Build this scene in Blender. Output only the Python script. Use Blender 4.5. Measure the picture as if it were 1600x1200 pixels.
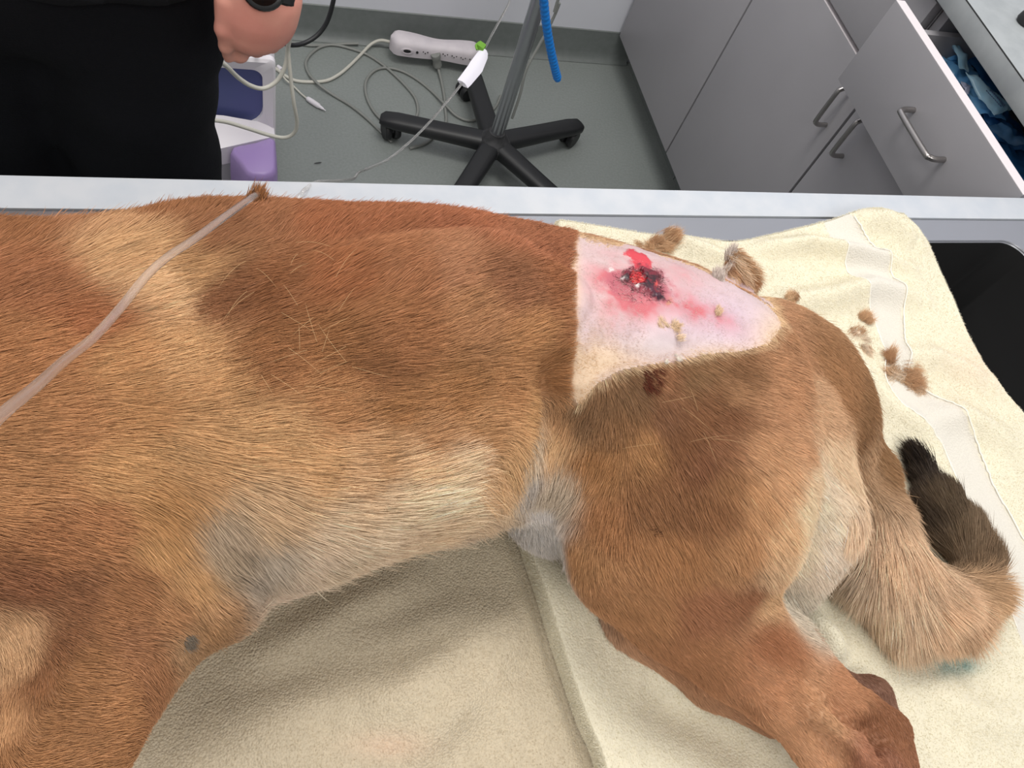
import bpy, math
import numpy as np
from mathutils import Vector
from mathutils.bvhtree import BVHTree
for o in list(bpy.data.objects): bpy.data.objects.remove(o)
SC = bpy.context.scene; COL = SC.collection

# ------------------------------------------------------------------ camera, world, lights, exposure
RM = np.array([[0.94608928,-0.20518868,0.25062459],[-0.05860945,-0.86943129,-0.49056515],[0.31855927,0.44942946,-0.83458562]])
FPX = 1232.745; CH = 1.44          # focal length in pixels of a 1600 px frame, camera height over the floor
cd = bpy.data.cameras.new('camera'); cam = bpy.data.objects.new('camera', cd); COL.objects.link(cam); SC.camera = cam
cd.sensor_fit = 'HORIZONTAL'; cd.sensor_width = 36; cd.lens = 36*FPX/1600; cd.clip_start = .01
M = np.eye(4); M[:3,0] = RM[0]; M[:3,1] = -RM[1]; M[:3,2] = -RM[2]; M[:3,3] = (0,0,CH)
from mathutils import Matrix
cam.matrix_world = Matrix(M.tolist())

w = bpy.data.worlds.new('world'); SC.world = w; w.use_nodes = True
w.node_tree.nodes['Background'].inputs[0].default_value = (1,.985,.96,1)
w.node_tree.nodes['Background'].inputs[1].default_value = .46
def area(name, loc, rot, sx, sy, power, col=(1,.97,.93)):
    l = bpy.data.lights.new(name, 'AREA'); l.shape = 'RECTANGLE'; l.size = sx; l.size_y = sy; l.energy = power; l.color = col
    o = bpy.data.objects.new(name, l); COL.objects.link(o); o.location = loc; o.rotation_euler = rot
area('ceiling_panel_light', (.55,.95,2.65), (0,0,0), 1.2, .6, 25)
area('ceiling_panel_light', (-1.3,.6,2.65), (0,0,0), 1.2, .6, 14)
area('ceiling_panel_light', (.3,-1.25,2.55), (.42,0,0), 1.2, .6, 17)
SC.view_settings.view_transform = 'Standard'; SC.view_settings.look = 'None'
SC.view_settings.gamma = 1; SC.view_settings.use_curve_mapping = False
SC.view_settings.exposure = 0.12

# ------------------------------------------------------------------ helpers
def ray(x, y): return RM.T @ np.array([x-800, y-600, FPX])
def Pz(x, y, z): v = ray(x,y); return v*(z-CH)/v[2] + [0,0,CH]
def Py(x, y, Y): v = ray(x,y); return v*Y/v[1] + [0,0,CH]
def Px(x, y, X): v = ray(x,y); return v*X/v[0] + [0,0,CH]
def depth(p): return float(RM[2] @ (np.asarray(p)-[0,0,CH]))
def proj(P):
    q = (np.asarray(P)-[0,0,CH]) @ RM.T
    return q[...,0]/q[...,2]*FPX+800, q[...,1]/q[...,2]*FPX+600
def lin(c):
    c = np.asarray(c, float)/255.
    return np.where(c <= .04045, c/12.92, ((c+.055)/1.055)**2.4)
rng = np.random.RandomState(7)
def _hash(ix, iy, iz, s):
    h = (ix*374761393 + iy*668265263 + iz*2147483647 + s*974634777) & 0xffffffff
    h = ((h ^ (h >> 13))*1274126177) & 0xffffffff
    h = ((h ^ (h >> 16))*2246822519) & 0xffffffff
    return ((h ^ (h >> 15)) & 0xffffff)/float(0xffffff)*2-1
def noise(P, scale, seed=0):
    Q = np.asarray(P, float)*scale + 1000.
    I = np.floor(Q).astype(np.int64); F = Q-I; F = F*F*(3-2*F); r = 0
    for dx in (0,1):
        for dy in (0,1):
            for dz in (0,1):
                wt = (F[:,0] if dx else 1-F[:,0])*(F[:,1] if dy else 1-F[:,1])*(F[:,2] if dz else 1-F[:,2])
                r = r + wt*_hash(I[:,0]+dx, I[:,1]+dy, I[:,2]+dz, seed)
    return r
def fbm(P, scale, seed=0, o=3):
    r = 0; a = 1
    for k in range(o): r = r + a*noise(P, scale*2**k, seed+k*7); a *= .5
    return r
def mesh_np(name, V, F, mat, parent=None, smooth=True, col=None):
    me = bpy.data.meshes.new(name)
    V = np.asarray(V, np.float32)
    if isinstance(F, np.ndarray):
        n, k = F.shape
        me.vertices.add(len(V)); me.vertices.foreach_set('co', V.ravel())
        me.loops.add(n*k); me.loops.foreach_set('vertex_index', F.astype(np.int32).ravel())
        me.polygons.add(n); me.polygons.foreach_set('loop_start', (np.arange(n)*k).astype(np.int32))
        me.update(calc_edges=True)
    else:
        me.from_pydata(V.tolist(), [], F)
    me.validate(); me.update()
    if smooth: me.polygons.foreach_set('use_smooth', [True]*len(me.polygons))
    if col is not None:
        a = me.color_attributes.new('Col', 'FLOAT_COLOR', 'POINT')
        c = np.ones((len(V),4), np.float32); c[:,:3] = col; a.data.foreach_set('color', c.ravel())
    me.materials.append(mat)
    o = bpy.data.objects.new(name, me); COL.objects.link(o)
    if parent is not None: o.parent = parent; o.matrix_parent_inverse = Matrix.Translation(-parent.location)
    return o
def tag(o, label=None, cat=None, group=None, kind=None):
    if label: o['label'] = label
    if cat: o['category'] = cat
    if group: o['group'] = group
    if kind: o['kind'] = kind
    return o
def empty(name, loc, label=None, cat=None, group=None):
    o = bpy.data.objects.new(name, None); COL.objects.link(o); o.location = tuple(map(float, loc)); o.empty_display_size = .05
    return tag(o, label, cat, group)
class MB:
    """collects shapes (world coordinates) and links them as one mesh object"""
    def __init__(s): s.V = []; s.F = []
    def add(s, V, F):
        n = len(s.V); s.V += [tuple(map(float, v)) for v in V]; s.F += [tuple(i+n for i in f) for f in F]; return s
    def box(s, lo, hi, b=0.0):
        lo = np.array(lo, float); hi = np.array(hi, float)
        b = min(b, *(.49*(hi-lo)))
        if b <= 0:
            V = [(x,y,z) for x in (lo[0],hi[0]) for y in (lo[1],hi[1]) for z in (lo[2],hi[2])]
            return s.add(V, [(0,1,3,2),(4,6,7,5),(0,4,5,1),(2,3,7,6),(0,2,6,4),(1,5,7,3)])
        import bmesh
        bm = bmesh.new(); r = bmesh.ops.create_cube(bm, size=1)
        c = (lo+hi)/2; d = hi-lo
        for v in bm.verts: v.co = Vector([c[i]+v.co[i]*d[i] for i in range(3)])
        bmesh.ops.bevel(bm, geom=bm.edges[:], offset=b, segments=2, profile=.6, affect='EDGES')
        bm.verts.index_update()
        s.add([v.co for v in bm.verts], [[v.index for v in f.verts] for f in bm.faces]); bm.free(); return s
    def tube(s, pts, r, n=10, sub=6, caps=True):
        P = spline(pts, sub) if sub > 1 else np.array(pts, float)
        m = len(P); R = np.interp(np.linspace(0,1,m), np.linspace(0,1,len(np.atleast_1d(r))), np.atleast_1d(r)) if np.ndim(r) else np.full(m, r)
        T = np.gradient(P, axis=0); T /= np.linalg.norm(T, axis=1)[:,None]+1e-12
        u = np.cross(T[0], [0,0,1.]);
        if np.linalg.norm(u) < 1e-3: u = np.cross(T[0], [0,1.,0])
        u /= np.linalg.norm(u); V = []
        for i in range(m):
            u = u - T[i]*(u@T[i]); u /= np.linalg.norm(u); v = np.cross(T[i], u)
            for k in range(n):
                a = 2*math.pi*k/n; V.append(P[i]+R[i]*(math.cos(a)*u+math.sin(a)*v))
        F = [(i*n+k, i*n+(k+1)%n, (i+1)*n+(k+1)%n, (i+1)*n+k) for i in range(m-1) for k in range(n)]
        if caps: F += [tuple(range(n))[::-1], tuple((m-1)*n+k for k in range(n))]
        return s.add(V, F)
    def lathe(s, prof, c=(0,0,0), n=24, axis='z'):
        V = []; m = len(prof)
        for r, z in prof:
            for k in range(n):
                a = 2*math.pi*k/n; p = (r*math.cos(a), r*math.sin(a), z)
                if axis == 'y': p = (p[0], p[2], p[1])
                if axis == 'x': p = (p[2], p[0], p[1])
                V.append((c[0]+p[0], c[1]+p[1], c[2]+p[2]))
        F = [(i*n+k, i*n+(k+1)%n, (i+1)*n+(k+1)%n, (i+1)*n+k) for i in range(m-1) for k in range(n)]
        F += [tuple(range(n))[::-1], tuple((m-1)*n+k for k in range(n))]
        return s.add(V, F)
    def loft(s, rings, caps=True):
        n = len(rings[0]); V = [p for r in rings for p in r]; m = len(rings)
        F = [(i*n+k, i*n+(k+1)%n, (i+1)*n+(k+1)%n, (i+1)*n+k) for i in range(m-1) for k in range(n)]
        if caps: F += [tuple(range(n))[::-1], tuple((m-1)*n+k for k in range(n))]
        return s.add(V, F)
    def build(s, name, mat, parent=None, smooth=False, auto=True):
        o = mesh_np(name, s.V, s.F, mat, parent, smooth)
        import bmesh
        bm = bmesh.new(); bm.from_mesh(o.data); bmesh.ops.recalc_face_normals(bm, faces=bm.faces)
        if auto:
            for f in bm.faces: f.smooth = True
            for e in bm.edges:
                if len(e.link_faces) == 2 and e.calc_face_angle(0) > math.radians(38): e.smooth = False
        bm.to_mesh(o.data); bm.free()
        return o
def spline(pts, sub=6):
    P = np.array(pts, float); n = len(P)
    if n < 3: return np.array([P[0]*(1-t)+P[-1]*t for t in np.linspace(0,1,sub+1)])
    Q = np.vstack([2*P[0]-P[1], P, 2*P[-1]-P[-2]]); out = []
    for i in range(1, n):
        for t in np.arange(sub)/sub:
            a,b,c,d = Q[i-1],Q[i],Q[i+1],Q[i+2]
            out.append(.5*(2*b+(c-a)*t+(2*a-5*b+4*c-d)*t*t+(3*b-a-3*c+d)*t**3))
    out.append(P[-1]); return np.array(out)

# ------------------------------------------------------------------ materials
def mat(name, col, rough=.5, metal=0., spec=.5, var=0., vscale=8., bump=0., bscale=200., col2=None, attr=None, trans=0., alpha=1., sheen=0., coat=0., emis=None):
    m = bpy.data.materials.new(name); m.use_nodes = True; nt = m.node_tree; b = nt.nodes['Principled BSDF']
    b.inputs['Roughness'].default_value = rough; b.inputs['Metallic'].default_value = metal
    b.inputs['Specular IOR Level'].default_value = spec
    b.inputs['Transmission Weight'].default_value = trans; b.inputs['Alpha'].default_value = alpha
    b.inputs['Coat Weight'].default_value = coat
    if sheen: b.inputs['Sheen Weight'].default_value = sheen
    c1 = tuple(lin(col))+(1,); b.inputs['Base Color'].default_value = c1
    tc = nt.nodes.new('ShaderNodeTexCoord')
    if attr:
        a = nt.nodes.new('ShaderNodeAttribute'); a.attribute_name = attr; nt.links.new(a.outputs['Color'], b.inputs['Base Color'])
    elif var or col2 is not None:
        n = nt.nodes.new('ShaderNodeTexNoise'); n.inputs['Scale'].default_value = vscale; n.inputs['Detail'].default_value = 6
        nt.links.new(tc.outputs['Object'], n.inputs['Vector'])
        r = nt.nodes.new('ShaderNodeMapRange'); r.inputs[1].default_value = .35; r.inputs[2].default_value = .65
        nt.links.new(n.outputs['Fac'], r.inputs[0])
        mx = nt.nodes.new('ShaderNodeMix'); mx.data_type = 'RGBA'
        c2 = tuple(lin(col2))+(1,) if col2 is not None else tuple(min(1,x*(1-var)) for x in c1[:3])+(1,)
        mx.inputs[6].default_value = c1; mx.inputs[7].default_value = c2
        nt.links.new(r.outputs[0], mx.inputs[0]); nt.links.new(mx.outputs[2], b.inputs['Base Color'])
    if bump:
        n2 = nt.nodes.new('ShaderNodeTexNoise'); n2.inputs['Scale'].default_value = bscale; n2.inputs['Detail'].default_value = 3
        nt.links.new(tc.outputs['Object'], n2.inputs['Vector'])
        bp = nt.nodes.new('ShaderNodeBump'); bp.inputs['Strength'].default_value = bump; bp.inputs['Distance'].default_value = .002
        nt.links.new(n2.outputs['Fac'], bp.inputs['Height']); nt.links.new(bp.outputs['Normal'], b.inputs['Normal'])
    return m
m_wall = mat('wall_paint', (214,216,224), .7, bump=.1, bscale=60)
m_floor = mat('vinyl_floor', (136,141,139), .42, col2=(128,134,131), vscale=160, bump=.05, bscale=300)
m_cove = mat('vinyl_cove', (112,117,116), .5, col2=(106,112,110), vscale=60)
m_dust = mat('seam_dust', (150,156,153), .8, col2=(98,104,101), vscale=60)
m_cab = mat('cabinet_laminate', (158,156,160), .45, var=.05, vscale=5)
m_edge = mat('edge_banding', (222,215,218), .5)
m_dark = mat('dark_gap', (30,30,32), .8)
m_counter = mat('counter_laminate', (163,168,170), .4, col2=(148,153,156), vscale=25)
m_steel = mat('brushed_steel', (168,170,176), .32, metal=.85)
m_handle = mat('satin_handle', (172,168,166), .28, metal=1.)
m_basin = mat('shade_painted_basin', (62,62,63), .45, metal=.6)  # stainless steel coloured dark to stand for shade and dark reflections in the sink
m_rim = mat('table_laminate', (192,196,202), .4, col2=(184,190,198), vscale=40)
m_black = mat('black_cloth', (19,20,24), .9, spec=.15, bump=.3, bscale=500)
m_black2 = mat('black_cloth_top', (22,23,26), .9, spec=.15, bump=.3, bscale=400)
m_blackp = mat('black_plastic', (30,31,33), .45)
m_blackd = mat('dusty_black_plastic', (58,58,60), .7, col2=(32,33,35), vscale=60)
m_watch = mat('black_glass', (8,9,11), .15)
m_skin = mat('skin', (222,160,142), .5, col2=(214,142,128), vscale=18, bump=.1, bscale=150)
m_chrome = mat('chrome_pole', (190,192,196), .33, metal=1.)
m_bluehose = mat('blue_hose', (22,120,205), .35)
m_cordw = mat('white_cord', (196,194,184), .5)
m_cordg = mat('grey_cord', (132,134,130), .5)
m_strip = mat('power_strip_plastic', (214,207,212), .5, col2=(204,197,203), vscale=30)
m_tag = mat('white_tape', (236,234,244), .6)
m_green = mat('green_clip', (110,165,50), .5)
m_white = mat('white_plastic', (226,222,228), .4)
m_navy = mat('blue_panel', (84,92,142), .4)
m_purple = mat('purple_plastic', (158,134,188), .38)

# ------------------------------------------------------------------ room shell
YW = 1.865; XW = 1.70
def struct(o): o['kind'] = 'structure'; return o
struct(MB().box((-2.4,-1.6,-.06),(XW+.08,YW+.08,0)).build('floor', m_floor))
struct(MB().box((-2.4,YW,0),(XW+.08,YW+.08,2.7)).build('wall_back', m_wall))
struct(MB().box((XW,-1.6,0),(XW+.08,YW,2.7)).build('wall_right', m_wall))
prof = [(0,0.0),(-.02,.0015),(-.012,.006),(-.006,.014),(-.003,.03),(-.003,.098),(0,.1)]
cb = MB(); V = [(x, YW+a, b) for x in (-2.4, 1.15) for a, b in prof]; n = len(prof)
cb.add(V, [(i,i+1,n+i+1,n+i) for i in range(n-1)])
struct(cb.build('baseboard_back', m_cove))
dl = MB().add([(-2.4,YW-.021,.002),(1.1,YW-.021,.002),(1.1,YW-.014,.0058),(-2.4,YW-.014,.0058)], [(0,1,2,3)])

# ------------------------------------------------------------------ cabinets
XF = 1.086
def handle(name, p0, p1, out, parent, r=.0046):
    p0 = np.array(p0,float); p1 = np.array(p1,float); out = np.array(out,float); d = (p1-p0)/np.linalg.norm(p1-p0); L = np.linalg.norm(out)
    o = out/L; c = .013
    pts = [p0, p0+o*(L-c), p0+o*(L-.3*c)+d*.3*c, p0+out+d*c, p1+out-d*c, p1+o*(L-.3*c)-d*.3*c, p1+o*(L-c), p1]
    return MB().tube(pts, r, 12, 5).build(name, m_handle, parent)
def cabinet(y0, y1, label, door_handle, drawer_open):
    t = empty('base_cabinet', (XF+.02, (y0+y1)/2, 0), label, 'cabinet')
    b = MB()
    b.box((XF+.02,y0,.1),(XW-.01,y0+.018,.864)); b.box((XF+.02,y1-.018,.1),(XW-.01,y1,.864)); b.box((XF+.02,y0+.018,.1),(XW-.01,y1-.018,.118)); b.box((XW-.03,y0+.018,.118),(XW-.01,y1-.018,.864))
    b.box((XF+.02,y0+.018,.69),(XF+.08,y1-.018,.705))
    b.build('body', m_cab, t)
    MB().box((XF+.07,y0,0),(XF+.088,y1,.1)).build('toe_kick', m_cove, t)
    d = MB().box((XF,y0+.0015,.1),(XF+.018,y1-.0015,.6915),.001).build('door', m_cab, t)
    MB().box((XF+.0003,y0+.002,.6915),(XF+.0177,y1-.002,.6922)).build('edge_strip', m_edge, d)['label'] = 'white top edge band of the door'
    if door_handle is not None: handle('handle', (XF,door_handle[0],door_handle[1]), (XF,door_handle[0],door_handle[2]), (-.03,0,0), d)
    xo = .999 if drawer_open else XF
    f = MB().box((xo,y0+.0015,.701),(xo+.018,y1-.0015,.8535),.001).build('drawer', m_cab, t)
    if drawer_open:
        MB().box((xo+.0003,y0+.002,.8535),(xo+.0177,y1-.002,.8542)).build('edge_strip', m_edge, f)['label'] = 'white top edge band of the drawer front'
        q = MB(); q.box((xo+.018,y1-.045,.712),(1.50,y1-.033,.83)); q.box((xo+.018,y0+.03,.712),(1.50,y0+.042,.83)); q.box((1.49,y0+.042,.712),(1.50,y1-.045,.83)); q.box((xo+.018,y0+.042,.712),(1.49,y1-.045,.722))
        q.build('drawer_box', m_cab, f)
        handle('handle', (xo,.684,.787), (xo,.787,.787), (-.03,0,0), f)
    return t
cabinet(1.389, 1.850, 'grey base cabinet in the corner against the back wall', None, False)
cabinet(.961, 1.386, 'middle grey base cabinet with one long door and a closed drawer', (.993,.568,.655), False)
cabinet(.553, .958, 'grey base cabinet with its drawer pulled open beside the table', (.912,.568,.655), True)
cabinet(.10, .550, 'grey base cabinet nearest the front, right of the table end', None, False)
ct = MB().box((1.066,.08,.866),(XW-.005,YW-.003,.900),.001)
ct = ct.build('countertop', m_counter); tag(ct, 'grey laminate countertop over the row of base cabinets', 'countertop')
MB().tube([(1.0668,.085,.8998),(1.0668,YW-.006,.8998)], .0011, 6, 1).build('edge_line', m_dark, ct)
kp = Pz(1604,32,.905)
t = MB().lathe([(.0,0),(.013,0),(.015,.004),(.014,.012),(.009,.018),(.008,.03),(.0,.031)], (kp[0],kp[1],.9005)).build('bottle_cap', m_blackp)
tag(t, 'small black cap on the grey countertop at the right edge', 'cap')

# blue pouches in the open drawer
m_pA = mat('blue_film', (150,212,252), .3, col2=(95,170,235), vscale=30, coat=.3)
m_pB = mat('light_blue_film', (200,236,255), .3, col2=(170,222,252), vscale=35, coat=.3)
m_pC = mat('deep_blue_film', (70,140,205), .3, col2=(42,104,165), vscale=30, coat=.3)
m_pD = mat('frosted_film', (190,195,220), .4)
m_print = mat('pouch_print', (60,90,140), .6)
def pouch(pxs, z0, matl, label, seed, thick=.006, droop=0.02):
    """crumpled pouch: outline given by four corners, wavy sheet with thickness"""
    a,b,c,d = [Pz(x,y,z) for x,y,z in pxs]; N = 18; P = []
    for i in range(N+1):
        for j in range(N+1):
            u=i/N; v=j/N; P.append(a*(1-u)*(1-v)+b*u*(1-v)+c*u*v+d*(1-u)*v)
    P = np.array(P); U = np.repeat(np.linspace(0,1,N+1),N+1); Vv = np.tile(np.linspace(0,1,N+1),N+1)
    puff = (np.sin(math.pi*U)*np.sin(math.pi*Vv))**.6
    wr = fbm(P, 45, seed, 3)*.006+fbm(P, 120, seed+3, 2)*.002
    top = P.copy(); top[:,2] += puff*thick+wr; bot = P.copy(); bot[:,2] += -puff*thick*.6-.001+wr
    n=N+1; F=[]
    for i in range(N):
        for j in range(N):
            q=(i*n+j,i*n+j+1,(i+1)*n+j+1,(i+1)*n+j); F.append(q[::-1]); F.append(tuple(k+n*n for k in q))
    ring=[i for i in range(n)]+[i*n+N for i in range(1,n)]+[N*n+j for j in range(N-1,-1,-1)]+[i*n for i in range(N-1,0,-1)]
    for k in range(len(ring)):
        p,q=ring[k],ring[(k+1)%len(ring)]; F.append((p,q,q+n*n,p+n*n))
    o = MB().add(np.vstack([top,bot]),F).build('sealed_pouch', matl)
    return tag(o, label, 'pouch', 'blue pouches in the open drawer')
pouch([(1434,38,.775),(1476,40,.775),(1640,262,.77),(1600,290,.77)], .8, m_pC, 'large dark blue pouch lying under all the others in the drawer', 11, .004)
pouch([(1434,38,.80),(1470,38,.80),(1512,96,.795),(1468,94,.79)], .8, m_pA, 'mid-blue crumpled pouch at the far end of the open drawer', 1)
pouch([(1466,30,.815),(1482,34,.815),(1516,110,.81),(1500,106,.81)], .8, m_pB, 'pale blue folded pouch standing at the far end of the drawer', 2, .004)
pouch([(1462,84,.79),(1510,88,.79),(1536,140,.79),(1496,128,.785)], .8, m_pA, 'mid-blue pouch behind the drawer front, middle of the drawer', 3)
pouch([(1484,36,.800),(1505,30,.800),(1590,160,.79),(1560,170,.79)], .8, m_pC, 'dark blue pouch lying deepest under the counter edge', 4)
pB2 = pouch([(1508,114,.822),(1522,118,.822),(1584,172,.815),(1556,178,.815)], .8, m_pB, 'pale blue pouch with faint print in the middle of the drawer', 5, .006)
pouch([(1500,129,.808),(1517,134,.808),(1514,146,.808),(1508,143,.808)], .8, m_pD, 'small frosted pouch corner poking up at the drawer front', 6, .002)
pouch([(1506,128,.80),(1545,140,.80),(1572,188,.795),(1530,180,.79)], .8, m_pA, 'mid-blue pouch below the printed pale pouch', 7)
pouch([(1530,170,.785),(1575,176,.785),(1605,235,.78),(1560,220,.775)], .8, m_pC, 'dark blue glossy pouch at the near end of the drawer', 8)
pouch([(1545,192,.812),(1565,190,.812),(1612,232,.805),(1588,228,.80)], .8, mat('slate_blue_film',(70,110,150),.3), 'slate blue curved pouch at the near end of the drawer', 9, .004)
pm = MB()
for k in range(9):
    for r_ in range(2):
        u = k/9.; p = Pz(1541+u*24+r_*6, 141+u*26-r_*1.0, .8315); q = Pz(1543+u*24+r_*6, 143.5+u*26-r_*1.0, .8312)
        pm.tube([p,q], .0007, 5, 1)
pm.build('printed_letters', m_print, pB2)

# ------------------------------------------------------------------ table with rim, steel deck and basin
ZT = .86; YE = .544
tb = empty('exam_table', (.1,.1,0), 'pale-rimmed steel treatment table with a shade-darkened sink basin under the dog', 'table')
MB().box((-1.0,.5075,.825),(1.035,YE,ZT),.0015).build('rim', m_rim, tb)['label'] = 'pale speckled laminate far rim'
MB().box((-1.0,-.52,.825),(1.035,-.48,ZT),.0015).build('rim', m_rim, tb)
def rrect(x0,x1,y0,y1,r,z,n=8):
    out=[]
    for cx,cy,a0 in ((x1-r,y1-r,0),(x0+r,y1-r,90),(x0+r,y0+r,180),(x1-r,y0+r,270)):
        for k in range(n+1):
            a=math.radians(a0+90*k/n); out.append((cx+r*math.cos(a),cy+r*math.sin(a),z))
    return out
ox0,ox1,oy0,oy1=-1.0,1.035,-.48,.5060; bx0,bx1,by0,by1=.40,.932,-.05,.4735
inner=rrect(bx0,bx1,by0,by1,.03,ZT-.002); outer=[]
c=np.array([(bx0+bx1)/2,(by0+by1)/2])
for k,p in enumerate(inner):
    q=k//9; j=k%9; cor=[(ox1,oy1),(ox0,oy1),(ox0,oy0),(ox1,oy0)][q]
    if j<4: o_=(cor[0],p[1]) if q in(0,2) else (p[0],cor[1])
    elif j==4: o_=cor
    else: o_=(p[0],cor[1]) if q in(0,2) else (cor[0],p[1])
    outer.append((o_[0],o_[1],ZT-.002))
dk=MB(); dk.loft([[(x,y,ZT-.03) for x,y,z in outer],outer,inner,rrect(bx0+.0015,bx1-.0015,by0+.0015,by1-.0015,.03,ZT-.004)],caps=False)
dk.build('steel_deck', m_steel, tb)
MB().tube([(p[0],p[1],ZT-.0015) for p in inner]+[(inner[0][0],inner[0][1],ZT-.0015)], .0016, 6, 1, False).build('basin_lip', m_steel, tb)
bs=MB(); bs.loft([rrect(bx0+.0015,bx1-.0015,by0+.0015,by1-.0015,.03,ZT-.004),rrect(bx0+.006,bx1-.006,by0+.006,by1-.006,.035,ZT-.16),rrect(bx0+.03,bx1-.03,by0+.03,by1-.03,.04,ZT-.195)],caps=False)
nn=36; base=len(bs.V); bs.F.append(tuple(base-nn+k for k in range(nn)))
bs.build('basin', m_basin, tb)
for sx in (-.95,.98):
    for sy in (-.46,.44): MB().tube([(sx,sy,0),(sx,sy,.83)], .02, 12, 1).build('leg', m_steel, tb)

# ------------------------------------------------------------------ implicit surfaces
class Field:
    def __init__(s, lo, hi, h):
        s.lo=np.array(lo,float); s.h=h; s.n=np.ceil((np.array(hi)-s.lo)/h).astype(int)+1
        s.ax=[s.lo[i]+h*np.arange(s.n[i]) for i in range(3)]; s.F=np.full(s.n, .5, np.float32)
    def _blk(s, lo, hi):
        i0=np.clip(np.floor((np.array(lo)-s.lo)/s.h).astype(int),0,s.n-1); i1=np.clip(np.ceil((np.array(hi)-s.lo)/s.h).astype(int)+1,1,s.n)
        if (i1<=i0).any(): return None
        sl=tuple(slice(i0[k],i1[k]) for k in range(3))
        return sl, s.ax[0][sl[0]][:,None,None], s.ax[1][sl[1]][None,:,None], s.ax[2][sl[2]][None,None,:]
    def put(s, sl, d, k, sub=False):
        F=s.F[sl]
        if sub: F=-F
        h=np.clip(.5+.5*(F-d)/k,0,1); R=F*(1-h)+d*h-k*h*(1-h)
        s.F[sl]=-R if sub else R
    def cone(s, a, b, ra, rb, k=.02, sub=False):
        a=np.array(a,float); b=np.array(b,float); m=max(ra,rb)+k*1.6+.01
        q=s._blk(np.minimum(a,b)-m, np.maximum(a,b)+m)
        if q is None: return
        sl,X,Y,Z=q; d=b-a; L=max(d@d,1e-9)
        t=np.clip(((X-a[0])*d[0]+(Y-a[1])*d[1]+(Z-a[2])*d[2])/L,0,1)
        D=np.sqrt((X-a[0]-t*d[0])**2+(Y-a[1]-t*d[1])**2+(Z-a[2]-t*d[2])**2)-(ra+(rb-ra)*t)
        s.put(sl,D,k,sub)
    def ell(s, c, r, yaw=0, k=.02, sub=False, pitch=0):
        c=np.array(c,float); r=np.array(r,float); m=r.max()+k*1.6+.01
        q=s._blk(c-m,c+m)
        if q is None: return
        sl,X,Y,Z=q; cy,sy=math.cos(yaw),math.sin(yaw); x=X-c[0];y=Y-c[1];z=Z-c[2]
        u=x*cy+y*sy; v=-x*sy+y*cy
        cp,sp=math.cos(pitch),math.sin(pitch); u,z=u*cp+z*sp, -u*sp+z*cp
        k0=np.sqrt((u/r[0])**2+(v/r[1])**2+(z/r[2])**2); k1=np.sqrt((u/r[0]**2)**2+(v/r[1]**2)**2+(z/r[2]**2)**2)+1e-9
        s.put(sl,k0*(k0-1)/k1,k,sub)
    def chain(s, pts, k=.02, sub=False):
        for p,q in zip(pts[:-1],pts[1:]): s.cone(p[0],q[0],p[1],q[1],k,sub)
    def nets(s):
        F=s.F; S=F<0; nx,ny,nz=F.shape
        c=np.zeros((nx-1,ny-1,nz-1),np.uint8)
        for dx in(0,1):
            for dy in(0,1):
                for dz in(0,1): c+=S[dx:nx-1+dx,dy:ny-1+dy,dz:nz-1+dz]
        act=(c>0)&(c<8); I=np.argwhere(act); idx=-np.ones(act.shape,np.int64); idx[tuple(I.T)]=np.arange(len(I))
        acc=np.zeros((len(I),3)); cnt=np.zeros(len(I))
        cor=[(a,b,d) for a in(0,1) for b in(0,1) for d in(0,1)]
        val={q:F[I[:,0]+q[0],I[:,1]+q[1],I[:,2]+q[2]] for q in cor}
        for p in cor:
            for ax in range(3):
                if p[ax]==0:
                    q=list(p); q[ax]=1; q=tuple(q); a=val[p]; b=val[q]; mk=(a<0)!=(b<0)
                    t=np.where(mk,a/(a-b+1e-12),0)
                    P=np.array(p,float)[None,:]+np.zeros((len(I),3)); P[:,ax]+=t
                    acc[mk]+=P[mk]; cnt[mk]+=1
        V=(I+acc/cnt[:,None])*s.h+s.lo; Q=[]
        for ax in range(3):
            b,d=[(1,2),(2,0),(0,1)][ax]
            A=[slice(None)]*3; B=[slice(None)]*3; A[ax]=slice(0,-1); B[ax]=slice(1,None)
            SA=S[tuple(A)]; SB=S[tuple(B)]; E=np.argwhere(SA!=SB)
            E=E[(E[:,b]>0)&(E[:,d]>0)&(E[:,b]<F.shape[b]-1)&(E[:,d]<F.shape[d]-1)]
            def g(ob,od):
                e=E.copy(); e[:,b]-=ob; e[:,d]-=od; return idx[tuple(e.T)]
            q=np.stack([g(0,0),g(1,0),g(1,1),g(0,1)],1); ins=SA[tuple(E.T)]
            q[~ins]=q[~ins][:,::-1]; Q.append(q)
        Q=np.vstack(Q); Q=Q[(Q>=0).all(1)]
        return V,Q
def relax(V,Q,it=2,lam=.5):
    E=np.vstack([Q[:,[0,1]],Q[:,[1,2]],Q[:,[2,3]],Q[:,[3,0]]]); E=np.vstack([E,E[:,::-1]])
    n=len(V); cnt=np.bincount(E[:,0],minlength=n)[:,None]
    for _ in range(it):
        for l in (lam,-lam*1.04):
            A=np.stack([np.bincount(E[:,0],weights=V[E[:,1],k],minlength=n) for k in range(3)],1)/cnt
            V=V+l*(A-V)
    return V
def surface(V,Q,it):
    V=relax(V,Q,it); a,b,c=V[Q[:,0]],V[Q[:,1]],V[Q[:,2]]
    if np.einsum('ij,ij->i',a,np.cross(b,c)).sum()<0: Q=Q[:,::-1].copy()
    return V,Q

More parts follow.
